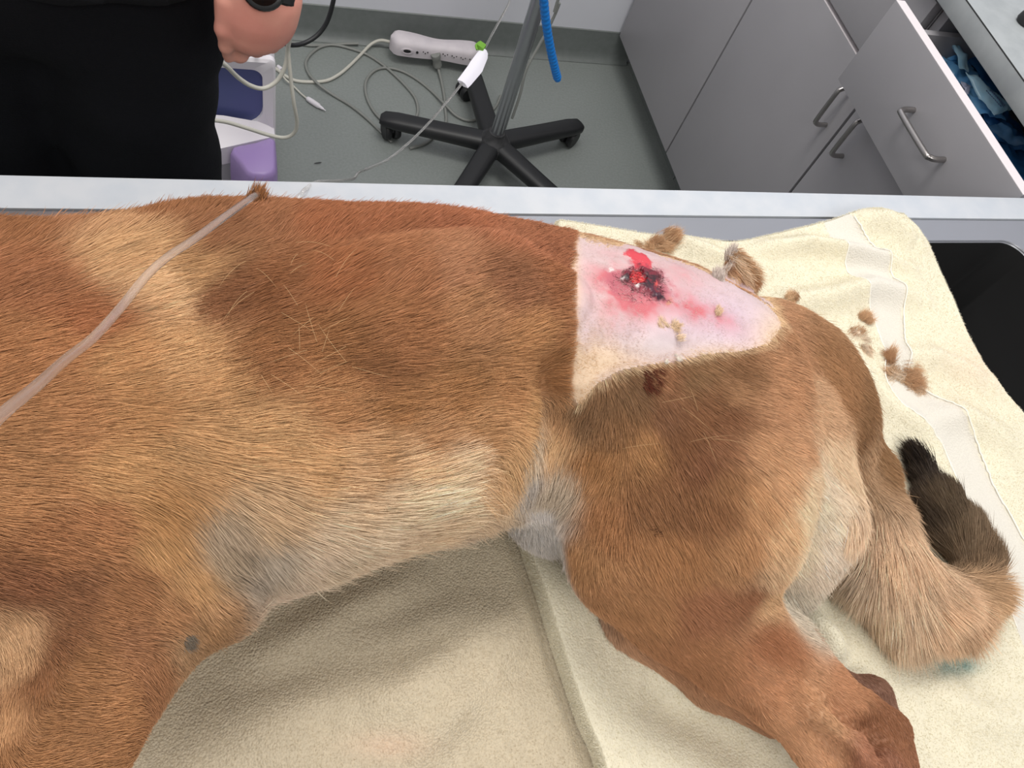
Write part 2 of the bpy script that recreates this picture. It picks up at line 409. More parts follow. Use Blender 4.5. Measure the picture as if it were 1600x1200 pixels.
# ------------------------------------------------------------------ the dog's body
ZB = .868
def hz(h): return ZT+h
def node(x,y,h,r):
    p=Pz(x,y,hz(h)); return (p, r*depth(p)/FPX)
top_px=[(-250,420),(-120,380),(0,352),(80,347),(150,345),(205,338),(250,324),(330,315),(430,316),(520,321),(620,322),(700,327),(800,345),(870,358),(930,370),(985,384),(1060,409),(1120,440),(1180,480),(1230,525),(1270,580)]
bot_px=[(-250,900),(-100,960),(0,985),(100,1000),(250,985),(375,950),(450,928),(520,900),(600,868),(650,855),(700,842),(750,826),(800,800),(880,790),(1000,790),(1100,790),(1180,770),(1250,720),(1290,660)]
tz=[(-.5,.965,.085),(-.2,.967,.100),(.0,.967,.100),(.15,.965,.095),(.3,.960,.088),(.42,.955,.080),(.52,.945,.068),(.62,.935,.055)]
def at_t(x): return np.interp(x,[q[0] for q in tz],[q[1] for q in tz]), np.interp(x,[q[0] for q in tz],[q[2] for q in tz])
def sil(pts,dz):
    X=[];R=[]
    for x,y in pts:
        v=ray(x,y); D=CH-(.965+dz); X.append(v[0]/-v[2]*D); R.append(v[1]/-v[2])
    return np.array(X),np.array(R)
xt,rt=sil(top_px,.055); xb,rb=sil(bot_px,-.045)
def section(x):
    zc,a=at_t(x); D=CH-zc; r1=np.interp(x,xt,rt); r2=np.interp(x,xb,rb)
    lo,hi=.01,.3
    for _ in range(30):
        b=(lo+hi)/2
        if math.sqrt(b*b+r1*r1*a*a)+math.sqrt(b*b+r2*r2*a*a)<(r1-r2)*D: lo=b
        else: hi=b
    return r1*D-math.sqrt(b*b+r1*r1*a*a), zc, b, a
H5=.0048
fd=Field((-.82,-.30,ZB-.006),(.66,.56,1.13),H5)
xs=fd.ax[0]; x_end=min(xt.max(),xb.max()); secs=np.array([section(min(max(x,-.30),x_end)) for x in xs])
kk=np.array([math.exp(-((x-x)**2)) for x in xs])
def sm(v,n=9): w_=np.hanning(n+2)[1:-1]; w_/=w_.sum(); return np.convolve(np.pad(v,n//2,mode='edge'),w_,'valid')
secs=np.stack([sm(secs[:,i]) for i in range(4)],1)
Y=fd.ax[1][None,:,None]; Z=fd.ax[2][None,None,:]
yc,zc,bb,aa=[secs[:,i][:,None,None] for i in range(4)]
k0=np.sqrt(((Y-yc)/bb)**2+((Z-zc)/aa)**2)
D=(k0-1)*np.minimum(aa,bb)
X=fd.ax[0][:,None,None]
D=np.maximum(D,np.maximum(-.30-X,X-x_end)+np.maximum(0,k0-.2)*.03)
fd.F[:]=np.minimum(fd.F,D)
# rump, thigh, hind legs
def E_(x,y,h,rx,ry,rz,yaw=0,k=.03,sub=False,pitch=0): fd.ell(Pz(x,y,hz(h)),(rx,ry,rz),yaw,k,sub,pitch)
fd.chain([node(1060,570,.09,120),node(1160,595,.088,108),node(1215,610,.08,96),node(1255,660,.065,82),node(1300,720,.05,55)],.045)
fd.chain([node(1120,640,.11,120),node(1110,760,.115,140),node(1105,830,.105,130)],.03)
fd.chain([node(1030,690,.10,100),node(985,800,.095,92),node(985,880,.085,86)],.03)
fd.chain([node(1215,690,.098,104),node(1228,790,.092,90),node(1228,858,.080,64),node(1222,905,.070,40)],.03)
fd.chain([node(1010,850,.085,108),node(1075,932,.085,95),node(1156,1010,.08,74),node(1233,1080,.075,59),node(1297,1138,.075,51),node(1335,1185,.075,50),node(1385,1260,.075,46),node(1430,1400,.07,42)],.02)
fd.chain([node(1215,985,.075,36),node(1290,1065,.075,28),node(1350,1110,.078,24),node(1392,1140,.078,24),node(1400,1190,.075,24),node(1415,1280,.07,26)],.012)
fd.chain([node(1275,1120,.105,20),node(1330,1165,.102,16),node(1375,1215,.098,16)],.012)
fd.chain([node(1205,1115,.095,22),node(1262,1175,.09,18),node(1310,1250,.09,18)],.012)
fd.chain([node(1262,1058,.108,13),node(1318,1116,.102,16),node(1366,1146,.096,18),node(1356,1170,.098,14)],.007,True)
fd.chain([node(1276,1140,.104,12),node(1312,1180,.101,15),node(1340,1230,.099,16)],.007,True)
fd.ell(Pz(1374,1144,hz(.100)),(.009,.009,.012),0,.006,True)
# lower hind leg: second hock and the thigh showing under the upper one
fd.chain([node(1240,1020,.03,40),node(1320,1078,.03,24),node(1362,1088,.03,28),node(1385,1130,.03,22),node(1400,1220,.03,22),node(1420,1330,.03,24)],.008)
fd.chain([node(960,830,.03,74),node(1010,950,.03,68),node(1120,1050,.03,52),node(1210,1110,.028,40)],.01)
# sheath
fd.ell(Pz(846,786,hz(.050)),(.028,.040,.038),.3,.010)
fd.ell(Pz(820,715,hz(.085)),(.030,.035,.025),.2,.03)
# tail
tail=[node(1200,575,.095,78),node(1244,608,.08,70),node(1290,668,.06,58),node(1345,740,.05,46),node(1362,820,.046,50),node(1378,885,.044,60),node(1420,935,.042,62),node(1476,950,.04,48),node(1518,925,.038,34),node(1528,880,.038,27),node(1500,838,.038,32),node(1472,790,.036,27),node(1449,750,.033,13),node(1434,722,.03,3)]
fd.chain(tail,.012)
# shoulder, front leg
fd.chain([node(-60,520,.12,120),node(-10,600,.135,150),node(20,710,.13,180),node(60,820,.125,160)],.04)
fd.chain([node(60,780,.12,150),node(160,860,.125,115),node(250,915,.125,85),node(312,946,.125,52),node(350,962,.115,24)],.022)
fd.chain([node(222,955,.115,78),node(180,1020,.125,88),node(128,1110,.135,82),node(84,1200,.14,78),node(50,1330,.14,70),node(10,1480,.13,55)],.022)
fd.chain([node(-120,900,.11,110),node(-50,945,.12,55),node(5,985,.135,34),node(46,1035,.14,20),node(36,1100,.145,16),node(16,1165,.145,14)],.014)
fd.chain([node(-150,980,.05,90),node(-170,1150,.05,60),node(-220,1330,.045,50)],.02)
# neck and head (beyond the left of the frame)
hx=-.30
fd.chain([((-.27,.25,.965),.105),((-.42,.27,.955),.078),((-.50,.27,.95),.072)],.05)
fd.ell((-.575,.265,.945),(.075,.065,.06),0,.04)
fd.chain([((-.62,.25,.935),.042),((-.70,.225,.925),.03),((-.735,.215,.92),.022)],.03)
fd.chain([((-.565,.32,.965),.028),((-.545,.36,.985),.018),((-.53,.385,1.0),.006)],.012)
fd.chain([((-.56,.25,1.0),.02),((-.54,.27,1.03),.014),((-.52,.285,1.055),.005)],.012)
fd.ell((-.625,.262,.978),(.012,.010,.006),0,.006,True)
fd.chain([node(1138,446,.128,15),node(1147,398,.135,9)],.006)
fd.chain([node(1166,448,.125,15),node(1153,402,.135,9)],.006)
# soft muscle relief
for (x,y,h,rx,ry,rz,s_) in [(640,430,.205,.07,.02,.010,0),(760,500,.20,.06,.02,.008,0),(300,500,.215,.012,.07,.010,1),(900,700,.17,.010,.05,.02,1),(140,975,.20,.045,.008,.012,1)]:
    E_(x,y,h,rx,ry,rz,.25,.03,bool(s_))
F=fd.F; F[:]=np.maximum(F, (ZB-fd.ax[2])[None,None,:])
DV,DQ=surface(*fd.nets(),it=4)
bvh=BVHTree.FromPolygons(DV.tolist(), DQ.tolist())
CAMP=Vector((0,0,CH))
def hit(x,y):
    d=ray(x,y); l,n,i,_=bvh.ray_cast(CAMP, Vector(d/np.linalg.norm(d)))
    return (None,None) if l is None else (np.array(l),np.array(n))
def hit2(x,y):
    for r in range(0,60,5):
        p,n=hit(x-r*.35,y+r)
        if p is not None: return p,n
    return Pz(x,y,.95),np.array([0,0,1.])
# coat: px, py, colour (natural coat, shade of armpit and shoulder folds mixed in), flow angle in degrees (0 along the body to the right, + towards the belly), hair length mm
COAT=[(30,365,150,95,55,-25,15),(30,440,160,100,60,-18,14),(110,500,165,100,58,-12,14),(30,550,178,118,70,-12,14),(100,345,165,110,70,-30,16),(150,360,195,145,98,-25,18),(180,400,208,160,108,-12,20),(215,455,216,172,122,-8,20),(160,560,192,138,85,-5,15),
(250,335,150,95,55,-35,15),(320,370,150,97,60,-30,15),(330,470,142,90,55,-12,14),(275,430,190,142,92,-10,16),(400,345,155,98,60,-32,15),(400,450,150,94,55,-15,14),(400,560,162,106,62,-8,14),(300,620,192,142,90,-5,15),(200,640,186,132,80,0,14),(250,560,198,150,98,-6,16),
(500,350,160,94,55,-30,14),(500,450,160,96,55,-20,14),(500,560,164,108,62,-12,14),(600,340,160,94,56,-28,13),(620,430,172,110,68,-22,13),(600,520,166,108,64,-20,14),(560,570,156,102,60,-12,14),(700,350,162,94,58,-25,13),(700,425,180,122,82,-20,12),(720,500,182,126,80,-18,13),
(800,375,166,100,64,-18,12),(800,450,152,97,62,-10,12),(820,540,182,126,76,-12,13),(865,450,152,92,54,-8,11),(865,580,178,120,70,-12,12),(880,400,160,95,60,-10,10),(880,520,172,112,68,-8,11),
(500,640,176,122,74,-8,15),(600,650,166,112,64,-12,15),(700,620,176,120,70,-15,15),(780,600,182,126,76,-10,14),(400,700,206,158,104,4,18),(470,740,208,160,106,2,20),(300,710,202,152,98,15,16),(560,740,196,148,98,-8,20),(650,700,186,134,86,-22,18),(740,660,188,136,86,-20,16),(820,650,192,142,88,20,15),
(400,790,205,168,125,28,22),(500,800,222,190,150,5,24),(600,800,226,197,160,-20,25),(680,750,228,195,155,-25,25),(745,750,215,170,120,40,24),(740,810,205,175,140,15,24),(350,830,185,160,132,50,18),(352,880,156,134,108,45,14),(345,850,176,150,120,48,16),(380,900,170,152,132,35,16),(400,870,190,172,150,35,20),(430,905,205,182,155,22,20),(420,945,215,190,165,5,18),(500,880,216,192,160,10,22),(600,860,216,187,152,-18,22),(720,835,196,172,145,-5,22),(790,810,195,172,145,40,20),
(800,700,208,162,108,70,22),(785,760,205,175,138,85,24),(830,690,196,172,142,95,20),(835,735,188,176,164,95,18),(850,790,222,214,208,60,16),(860,830,215,208,202,62,10),(835,815,205,196,188,50,10),(875,760,190,170,145,120,18),(880,690,200,155,105,115,18),(895,660,185,135,88,110,14),
(930,640,125,88,56,110,10),(975,615,135,96,62,70,9),(1010,700,175,122,72,60,10),(940,720,165,112,64,110,12),(1100,595,142,102,65,30,9),(1040,590,150,100,64,35,9),(1100,650,138,90,56,45,9),(1070,700,136,88,54,55,9),(1150,620,176,127,84,25,10),(1220,600,182,130,88,25,10),(1250,700,196,144,100,38,11),(1285,640,205,160,118,40,11),(1130,750,158,108,66,50,10),(1180,780,192,140,92,50,11),
(1030,780,145,96,58,60,10),(960,800,172,115,68,95,11),(920,870,186,132,82,85,10),(1050,850,176,120,72,60,10),(1140,850,186,132,84,58,11),(1215,830,215,170,122,55,13),(1270,755,224,192,152,48,12),(1290,790,236,216,186,55,12),(1250,800,232,206,166,55,12),(1262,860,234,212,180,60,13),(1240,880,230,200,160,60,13),(1295,850,228,208,184,60,14),(1250,925,206,192,170,60,16),(1310,720,220,188,150,60,13),(1304,826,232,212,186,60,12),(1300,770,232,208,178,55,12),(1310,795,228,204,174,60,12),(1285,880,226,206,182,60,13),(1300,870,222,202,178,65,13),(1205,890,214,174,130,58,14),(1200,930,205,160,112,58,10),
(1000,940,172,118,72,45,9),(960,920,178,124,78,55,9),(1100,940,156,100,64,50,8),(1165,930,150,95,60,55,8),(1210,1010,158,98,60,50,6),(1100,1030,166,110,68,35,6),(1200,1060,180,122,80,38,5),(1280,1110,194,142,98,40,4),(1335,1095,184,126,84,35,4),(1375,1142,135,84,52,50,3),(1345,1190,158,100,70,50,3),(1392,1185,152,98,70,80,3),(1370,1078,128,88,68,50,3),(1300,1180,188,134,92,48,3),(1230,1110,180,126,84,42,5),
(1240,530,170,120,80,50,10),(1300,590,160,112,70,50,10),(1345,650,142,100,62,60,13),(1375,700,150,108,68,65,14),(1200,490,200,150,110,40,6),
(1345,720,198,158,118,85,20),(1335,800,208,174,140,100,28),(1320,880,190,168,142,115,32),(1400,850,208,172,136,72,28),(1400,940,208,178,145,85,34),(1480,950,206,166,128,60,32),(1545,920,186,146,105,25,28),(1380,1000,192,170,146,95,30),(1450,1010,186,160,130,80,30),
(1432,718,42,34,30,-116,16),(1455,765,56,45,36,-115,20),(1490,800,92,74,54,-112,22),(1530,850,118,96,72,-105,22),(1470,810,66,52,40,-125,20),(1545,880,112,88,64,-95,22),
(100,650,186,128,78,-5,12),(40,750,186,130,80,0,12),(180,740,200,148,92,10,13),(150,820,174,116,70,10,11),(60,850,168,110,66,5,11),(260,850,192,140,84,45,12),(310,905,192,142,88,50,11),(350,950,196,146,98,45,9),(100,930,138,88,54,10,8),(20,910,145,90,56,10,8),(200,930,158,104,62,15,9),(15,990,198,152,106,60,8),(42,1015,196,150,104,70,8),(70,1070,146,94,54,80,6),(130,1050,168,114,68,10,7),(220,1000,160,106,66,15,7),(180,1100,176,120,72,-10,6),(90,1180,168,114,68,-5,6),(240,1060,158,104,64,60,6),(250,790,188,134,78,35,13),(90,1000,146,94,58,30,7),(62,1060,140,90,54,80,6),(110,1110,166,112,66,0,6),(20,1180,170,116,70,60,6),(30,1110,200,148,98,90,6),(1160,600,140,96,60,30,9),(1120,620,126,82,50,40,9),(1150,655,132,84,52,45,9),(1045,650,128,84,54,50,9),(1100,720,134,84,54,55,9),(1130,690,146,96,62,45,9),(1060,790,140,92,56,60,10),(1110,780,146,96,58,55,10),(990,600,120,84,54,40,9),(915,650,120,86,56,110,9),(960,660,150,104,64,80,9),(1180,700,190,140,96,35,11),(1200,640,184,132,90,30,10),(1210,760,204,154,108,45,12),(540,840,230,204,170,0,24),(640,800,234,206,170,-25,26),(700,800,230,200,162,-20,25),(660,840,226,196,158,-20,24),(560,880,222,196,164,-10,20),(470,830,222,194,160,15,22),(560,790,228,196,156,-10,24),(460,870,215,190,162,20,20),(520,760,216,172,124,0,22),(620,750,216,176,130,-20,25),(300,1010,170,130,90,60,5),(330,985,170,122,76,50,6),(270,960,176,122,76,40,8)]
cp=[];cc=[];cfl=[];cl=[]
for (x,y,r,g,b,an,L) in COAT:
    p,n=hit(x,y)
    if p is None:
        best=None
        for dx in (-24,-12,0,12,24):
            for dy in (-24,-12,0,12,24):
                p2,n2=hit(x+dx,y+dy)
                if p2 is not None and (best is None or dx*dx+dy*dy<best): best=dx*dx+dy*dy; p,n=p2,n2
        if p is None: print('coat control misses the body', x, y); continue
    a=math.radians(an); dep=depth(p)
    dv=(RM[0]*math.cos(a)+RM[1]*math.sin(a)); dv=dv-n*(dv@n)*.95+0
    v=p-np.array([0,0,CH]); # keep the image direction: remove the normal part along the line of sight
    d0=RM[0]*math.cos(a)+RM[1]*math.sin(a); t=d0 - v*((d0@n)/(v@n)) if abs(v@n)>.15*np.linalg.norm(v) else dv
    t/=np.linalg.norm(t)+1e-9
    cp.append(p); q_=1.10*lin((r,g,b))**.90; lu=q_@np.array([.25,.6,.15]); cc.append(np.clip(q_*.90+lu*.10,0,.9)); cfl.append(t); cl.append(L/1000.)
cp=np.array(cp);cc=np.array(cc);cfl=np.array(cfl);cl=np.array(cl)
def coat(P, warp=.006):
    out=np.zeros((len(P),7)); 
    for i in range(0,len(P),20000):
        p=P[i:i+20000]
        q=p+np.stack([fbm(p,22,k*11,2) for k in (1,2,3)],1)*warp
        d2=((q[:,None,:]-cp[None])**2).sum(2)+.00010
        w_=1/d2**2.9; w_/=w_.sum(1)[:,None]
        out[i:i+20000]=np.hstack([w_@cc, w_@cfl, (w_@cl)[:,None]])
    return out
CLIP=[(896,362),(891,430),(889,520),(883,598),(905,632),(930,600),(965,578),(1000,570),(1060,562),(1105,552),(1160,548),(1200,536),(1222,508),(1205,475),(1170,440),(1120,426),(1060,398),(1000,384),(950,378),(915,372)]
def poly_sd(x,y,P):
    P=np.array(P,float); Q=np.roll(P,-1,0); best=np.full(len(x),1e9); ins=np.zeros(len(x),bool)
    for a,b in zip(P,Q):
        d=b-a; t=np.clip(((x-a[0])*d[0]+(y-a[1])*d[1])/(d@d),0,1)
        best=np.minimum(best,np.hypot(x-a[0]-t*d[0],y-a[1]-t*d[1]))
        c=((a[1]>y)!=(b[1]>y)); 
        with np.errstate(divide='ignore',invalid='ignore'): c&=x<(b[0]-a[0])*(y-a[1])/(b[1]-a[1]+1e-12)+a[0]
        ins^=c
    return np.where(ins,-best,best)
def vnormals(V,Q):
    n=np.cross(V[Q[:,2]]-V[Q[:,0]],V[Q[:,3]]-V[Q[:,1]]); N=np.zeros_like(V)
    for k in range(4):
        for j in range(3): N[:,j]+=np.bincount(Q[:,k],weights=n[:,j],minlength=len(V))
    return N/(np.linalg.norm(N,axis=1)[:,None]+1e-12)
DN=vnormals(DV,DQ)
def shaved(P,N):
    x,y=proj(P); s=poly_sd(x,y,CLIP)+fbm(P,120,5,2)*3
    f=((np.array([0,0,CH])-P)*N).sum(1)
    return np.where((f>-.02)&(P[:,2]>.92), s, 999)
def skin_col(P,x,y):
    base=lin((222,198,198)); lil=lin((212,191,204)); cream=lin((230,202,172)); pink=lin((206,108,116)); grey=lin((205,196,200))
    c=np.tile(base,(len(x),1)); n1=fbm(P,60,3,3); n2=fbm(P,260,9,2)
    def mixc(c,k,w): w=np.clip(w,0,1)[:,None]; return c*(1-w)+k*w
    def blob(cx,cy,rx,ry,a=0):
        ca,sa=math.cos(a),math.sin(a); u=(x-cx)*ca+(y-cy)*sa; v=-(x-cx)*sa+(y-cy)*ca
        return np.exp(-((u/rx)**2+(v/ry)**2))
    c=mixc(c,lil,blob(1130,500,90,50,.2)+.4*blob(1010,520,50,30))
    c=mixc(c,cream,1.1*blob(900,600,45,70)+.9*blob(960,560,60,30)+.8*blob(896,450,10,140)+.9*blob(1215,530,35,50)+.6*blob(1120,552,60,14)+.5*n1*blob(930,540,60,60))
    c=mixc(c,grey,.5*blob(1035,540,60,20)+.35*blob(950,520,40,30))
    c=mixc(c,pink,(1.0*blob(972,446,50,36,.4)+.95*blob(1085,482,58,17,.45)+.7*blob(992,478,46,20,.3)+.35*blob(1060,430,60,18,.3)+.25*blob(960,500,40,30))*(1+.5*n1+.3*n2))
    return np.clip(c*.86*(1+.05*n2[:,None]),0,1)
sdv=shaved(DV,DN); cv=coat(DV)
vx,vy=proj(DV); scol=skin_col(DV,vx,vy)
mixw=np.clip(.5-sdv/8,0,1)[:,None]
body_col=cv[:,:3]*.8*(1-mixw)+scol*mixw
m_body=mat('dog_skin',(180,130,90),.62,attr='Col',spec=.3)
dog=mesh_np('dog', DV, DQ, m_body, None, True, body_col)
tag(dog,'ginger-brown dog lying on its side on towels, flank shaved around a wound','dog')
# ------------------------------------------------------------------ fur
def hair_material(name, rough=.5, attr=True, col=(200,150,100), spec=.25):
    m=bpy.data.materials.new(name); m.use_nodes=True; nt=m.node_tree; b=nt.nodes['Principled BSDF']
    b.inputs['Roughness'].default_value=rough; b.inputs['Specular IOR Level'].default_value=spec
    if attr:
        a=nt.nodes.new('ShaderNodeAttribute'); a.attribute_name='Col'
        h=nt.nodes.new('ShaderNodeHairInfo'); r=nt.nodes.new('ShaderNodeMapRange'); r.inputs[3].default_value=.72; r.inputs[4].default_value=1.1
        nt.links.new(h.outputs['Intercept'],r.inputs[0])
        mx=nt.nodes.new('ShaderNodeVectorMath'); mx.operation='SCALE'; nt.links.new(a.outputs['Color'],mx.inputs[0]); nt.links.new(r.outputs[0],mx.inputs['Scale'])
        nt.links.new(mx.outputs[0],b.inputs['Base Color'])
    else: b.inputs['Base Color'].default_value=tuple(lin(col))+(1,)
    return m
def strands(name, root, T, N, L, R, C, matl, parent=None, K=5, lift=.35, drop=.25, kind='stuff'):
    n=len(root); hc=bpy.data.hair_curves.new(name); hc.add_curves([K]*n)
    s=np.linspace(0,1,K)[None,:,None]
    lift=np.asarray(lift).reshape(-1,1,1) if np.ndim(lift) else lift; drop=np.asarray(drop).reshape(-1,1,1) if np.ndim(drop) else drop
    Lx=L[:,None,None]
    P=root[:,None,:]+Lx*(T[:,None,:]*s*(1-.06*s)+N[:,None,:]*(lift*s-drop*s*s))
    hc.attributes['position'].data.foreach_set('vector', P.astype(np.float32).ravel())
    ra=hc.attributes.get('radius') or hc.attributes.new('radius','FLOAT','POINT')
    rr=R[:,None]*np.array([1,1,.9,.65,.12])[None,:] if K==5 else R[:,None]*np.linspace(1,.2,K)[None,:]
    ra.data.foreach_set('value', rr.astype(np.float32).ravel())
    ca=hc.attributes.new('Col','FLOAT_COLOR','CURVE'); c=np.ones((n,4),np.float32); c[:,:3]=C; ca.data.foreach_set('color', c.ravel())
    hc.materials.append(matl)
    o=bpy.data.objects.new(name,hc); COL.objects.link(o)
    if parent is not None: o.parent=parent; o.matrix_parent_inverse=Matrix.Translation(-parent.location)
    if kind: o['kind']=kind
    return o
def sample(V,Q,N,n,weight):
    A=np.linalg.norm(np.cross(V[Q[:,2]]-V[Q[:,0]],V[Q[:,3]]-V[Q[:,1]]),axis=1)/2
    w_=A*weight; cs=np.cumsum(w_); f=np.searchsorted(cs,rng.rand(n)*cs[-1]); u=rng.rand(n,1); v=rng.rand(n,1); q=Q[np.minimum(f,len(Q)-1)]
    wts=[(1-u)*(1-v),u*(1-v),u*v,(1-u)*v]
    return sum(w*V[q[:,k]] for k,w in enumerate(wts)), sum(w*N[q[:,k]] for k,w in enumerate(wts))
fc=DV[DQ].mean(1); fn=DN[DQ].mean(1); fx,fy=proj(fc)
view=np.array([0,0,CH])-fc; view/=np.linalg.norm(view,axis=1)[:,None]; face=(view*fn).sum(1)
onscreen=(fx>-60)&(fx<1660)&(fy>240)&(fy<1260)
wgt=np.where(onscreen&(face>-.15),1.,.10)*np.where(fc[:,2]>ZB+.004,1,.0)
NH=560000
RO,NO=sample(DV,DQ,DN,NH,wgt); NO/=np.linalg.norm(NO,axis=1)[:,None]
C=coat(RO); sd=shaved(RO,NO); fx_=lambda P: proj(P)[0]
pk=np.where(fx_(RO)<902,sd>1.0,rng.rand(len(sd))<1/(1+np.exp(-(sd+1.5)/2.6))); keep=pk&(sd>-14); RO,NO,C,sd=RO[keep],NO[keep],C[keep],sd[keep]; n=len(RO)
T=C[:,3:6]; T=T+np.stack([fbm(RO,38,k*5+60,2) for k in (1,2,3)],1)*.19+np.stack([noise(RO,150,k*5+90) for k in (1,2,3)],1)*.11+rng.randn(n,3)*.09
T=T-NO*(T*NO).sum(1)[:,None]; T/=np.linalg.norm(T,axis=1)[:,None]+1e-9
L=C[:,6]*(.75+.5*rng.rand(n))*(1+.2*noise(RO,90,77)); L=np.where(sd<14,np.minimum(L,.0022+.00045*np.maximum(sd+10,0)),L)
cn=fbm(RO,26,31,3)*.10+noise(RO,170,35)*.09+noise(RO,420,37)*.07+rng.randn(n)*.10
cn=cn*np.where(C[:,6]>.024,1.7,.85)
colr=np.clip(C[:,:3]*(1+cn+(C[:,6]>.024)*.10)[:,None],.005,.95)
wc_=np.clip(1-(sd+2)/9,0,1)[:,None]*.8; colr=colr*(1-wc_)+lin((236,206,166))*wc_*(.8+.4*rng.rand(n,1))
dk=(rng.rand(n)<.05)&(C[:,0]<.75); colr[dk]*=.55
lt=rng.rand(n)<.04; colr[lt]=np.clip(colr[lt]*1.35+.03,0,.9)
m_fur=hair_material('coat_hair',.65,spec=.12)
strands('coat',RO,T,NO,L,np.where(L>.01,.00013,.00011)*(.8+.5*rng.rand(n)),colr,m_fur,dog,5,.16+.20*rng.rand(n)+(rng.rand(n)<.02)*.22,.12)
# longer soft fringe hairs along the belly, the sheath and the tail are part of the same coat
# ------------------------------------------------------------------ shaved skin and the wound
def surf_grid(x0,x1,y0,y1,step,inside,off):
    xs_=np.arange(x0,x1+.1,step); ys_=np.arange(y0,y1+.1,step); idx={}; V=[]; PX=[]; NN=[]
    for j,y in enumerate(ys_):
        for i,x in enumerate(xs_):
            if inside is not None and not inside[j,i]: continue
            p,n=hit(x,y)
            if p is None or p[2]<.90: continue
            idx[(i,j)]=len(V); V.append(p); PX.append((x,y)); NN.append(n)
    F=[]
    for (i,j) in idx:
        if (i+1,j) in idx and (i,j+1) in idx and (i+1,j+1) in idx:
            q=[idx[(i,j)],idx[(i,j+1)],idx[(i+1,j+1)],idx[(i+1,j)]]
            if max(np.linalg.norm(V[q[0]]-V[q[k]]) for k in (1,2,3))<.012: F.append(q)
    return np.array(V),np.array(F),np.array(PX),np.array(NN)
def inmask(x0,x1,y0,y1,step,P,grow):
    xs_=np.arange(x0,x1+.1,step); ys_=np.arange(y0,y1+.1,step); X_,Y_=np.meshgrid(xs_,ys_)
    return poly_sd(X_.ravel(),Y_.ravel(),P).reshape(X_.shape)<grow
BIG=[(896,362),(889,430),(886,520),(879,598),(905,645),(935,610),(965,586),(1000,578),(1060,570),(1105,560),(1165,556),(1208,542),(1230,508),(1212,475),(1175,434),(1120,415),(1060,388),(1000,372),(950,366),(915,360)]
V,Fq,PXY,NN=surf_grid(870,1236,354,650,2.5,inmask(870,1236,354,650,2.5,CLIP,3),0)
x,y=PXY[:,0],PXY[:,1]
wr=fbm(V,70,55,2)*.0009+fbm(V,400,57,2)*.00012
def g2(cx,cy,r): return np.exp(-((x-cx)**2+(y-cy)**2)/r**2)
fade=np.clip(-(poly_sd(x,y,CLIP)-3)/14,0,1)
V2=V+NN*(.00025+(wr+.0004)*fade+fade*(.0022*g2(1040,520,26)+.001*g2(985,470,40)-.001*g2(1075,545,30)))[:,None]
# the wound region is cut out of the patch and modelled on its own finer grid
wr_poly=[(938,455),(950,425),(968,405),(972,392),(1000,388),(1022,402),(1034,430),(1048,450),(1056,470),(1040,482),(1000,476),(968,470)]
scl=skin_col(V,x,y)
inw=poly_sd(x,y,wr_poly)<2; Fq=Fq[~inw[Fq].all(1)]
m_sk=mat('shaved_skin',(230,200,205),.48,attr='Col',spec=.35,bump=.12,bscale=900)
m_sk.node_tree.nodes['Principled BSDF'].inputs['Subsurface Weight'].default_value=.0
patch=mesh_np('shaved_patch',V2,Fq,m_sk,dog,True,scl); patch['label']='bald pink patch of shaved skin on the flank'
V,Fq,PXY,NN=surf_grid(928,1066,378,492,1.0,inmask(928,1066,378,492,1,wr_poly,8),0)
nz1=fbm(V,350,61,3); nz2=fbm(V,900,63,2); nz3=fbm(V,160,65,2)
x,y=PXY[:,0]+fbm(V,260,71,3)*3.2,PXY[:,1]+fbm(V,260,73,3)*3.2
def sdp(P): return poly_sd(x,y,P)
c=skin_col(V,x,y); hgt=.0009+fbm(V,70,55,2)*.0009
def mixc(c,k,w): w=np.clip(w,0,1)[:,None]; return c*(1-w)+lin(k)*w
red=[(974,397),(982,391),(990,393),(998,399),(1010,404),(1016,410),(1016,419),(1006,422),(990,421),(988,412),(984,406),(975,400)]
dark=[(968,436),(975,428),(985,424),(1000,420),(1020,422),(1029,433),(1031,440),(1024,445),(1028,455),(1034,468),(1026,469),(1012,464),(1004,455),(990,452),(975,443)]
bruise=[(948,442),(955,430),(968,424),(984,418),(1006,420),(1026,424),(1042,444),(1050,462),(1040,474),(1015,472),(985,466),(962,456)]
pit=[(985,430),(992,424),(1002,426),(1006,434),(1003,444),(992,446),(985,440)]
b1=sdp(bruise)+nz3*9+nz2*3; c=mixc(c,(176,92,104),np.clip(.6-b1/13,0,1)*.9)
c=mixc(c,(206,62,74),np.clip(.5-(sdp(red)+nz2*1.5)/2.5,0,1)); c=mixc(c,(160,40,58),np.clip(.4+nz1,0,1)*np.clip(.5-(sdp([(988,412),(1016,412),(1018,424),(990,424)])+2)/3,0,1)*.8)
dd=sdp(dark)+nz1*4; c=mixc(c,(110,22,40),np.clip(.5-dd/4,0,1))
c=mixc(c,(42,12,22),np.clip(.5-(dd+3)/3,0,1)*np.clip(.55+nz1*1.3+nz2*.6,0,1))
for (px,py,r_,cl_) in [(971,437,5,(60,40,44)),(978,440,5,(50,26,34)),(1028,434,4,(56,20,30)),(1025,464,7,(62,34,50)),(1012,458,6,(78,32,52)),(1031,467,4,(50,26,36)),(1005,448,5,(48,12,26)),(1044,474,5,(190,130,110))]:
    c=mixc(c,cl_,np.exp(-((x-px)**2+(y-py)**2)/r_**2)*(1+1.2*nz1)*.75)
pd=sdp(pit)+nz2*1.2; c=mixc(c,(212,36,48),np.clip(.5-pd/2,0,1)); c=mixc(c,(235,84,74),np.clip(nz1*1.2-.1,0,1)*np.clip(.5-(pd+2)/2,0,1))
c=mixc(c,(222,92,88),np.clip(.5-(sdp([(1020,443),(1026,447),(1028,452),(1023,452)])+nz2)/2,0,1))
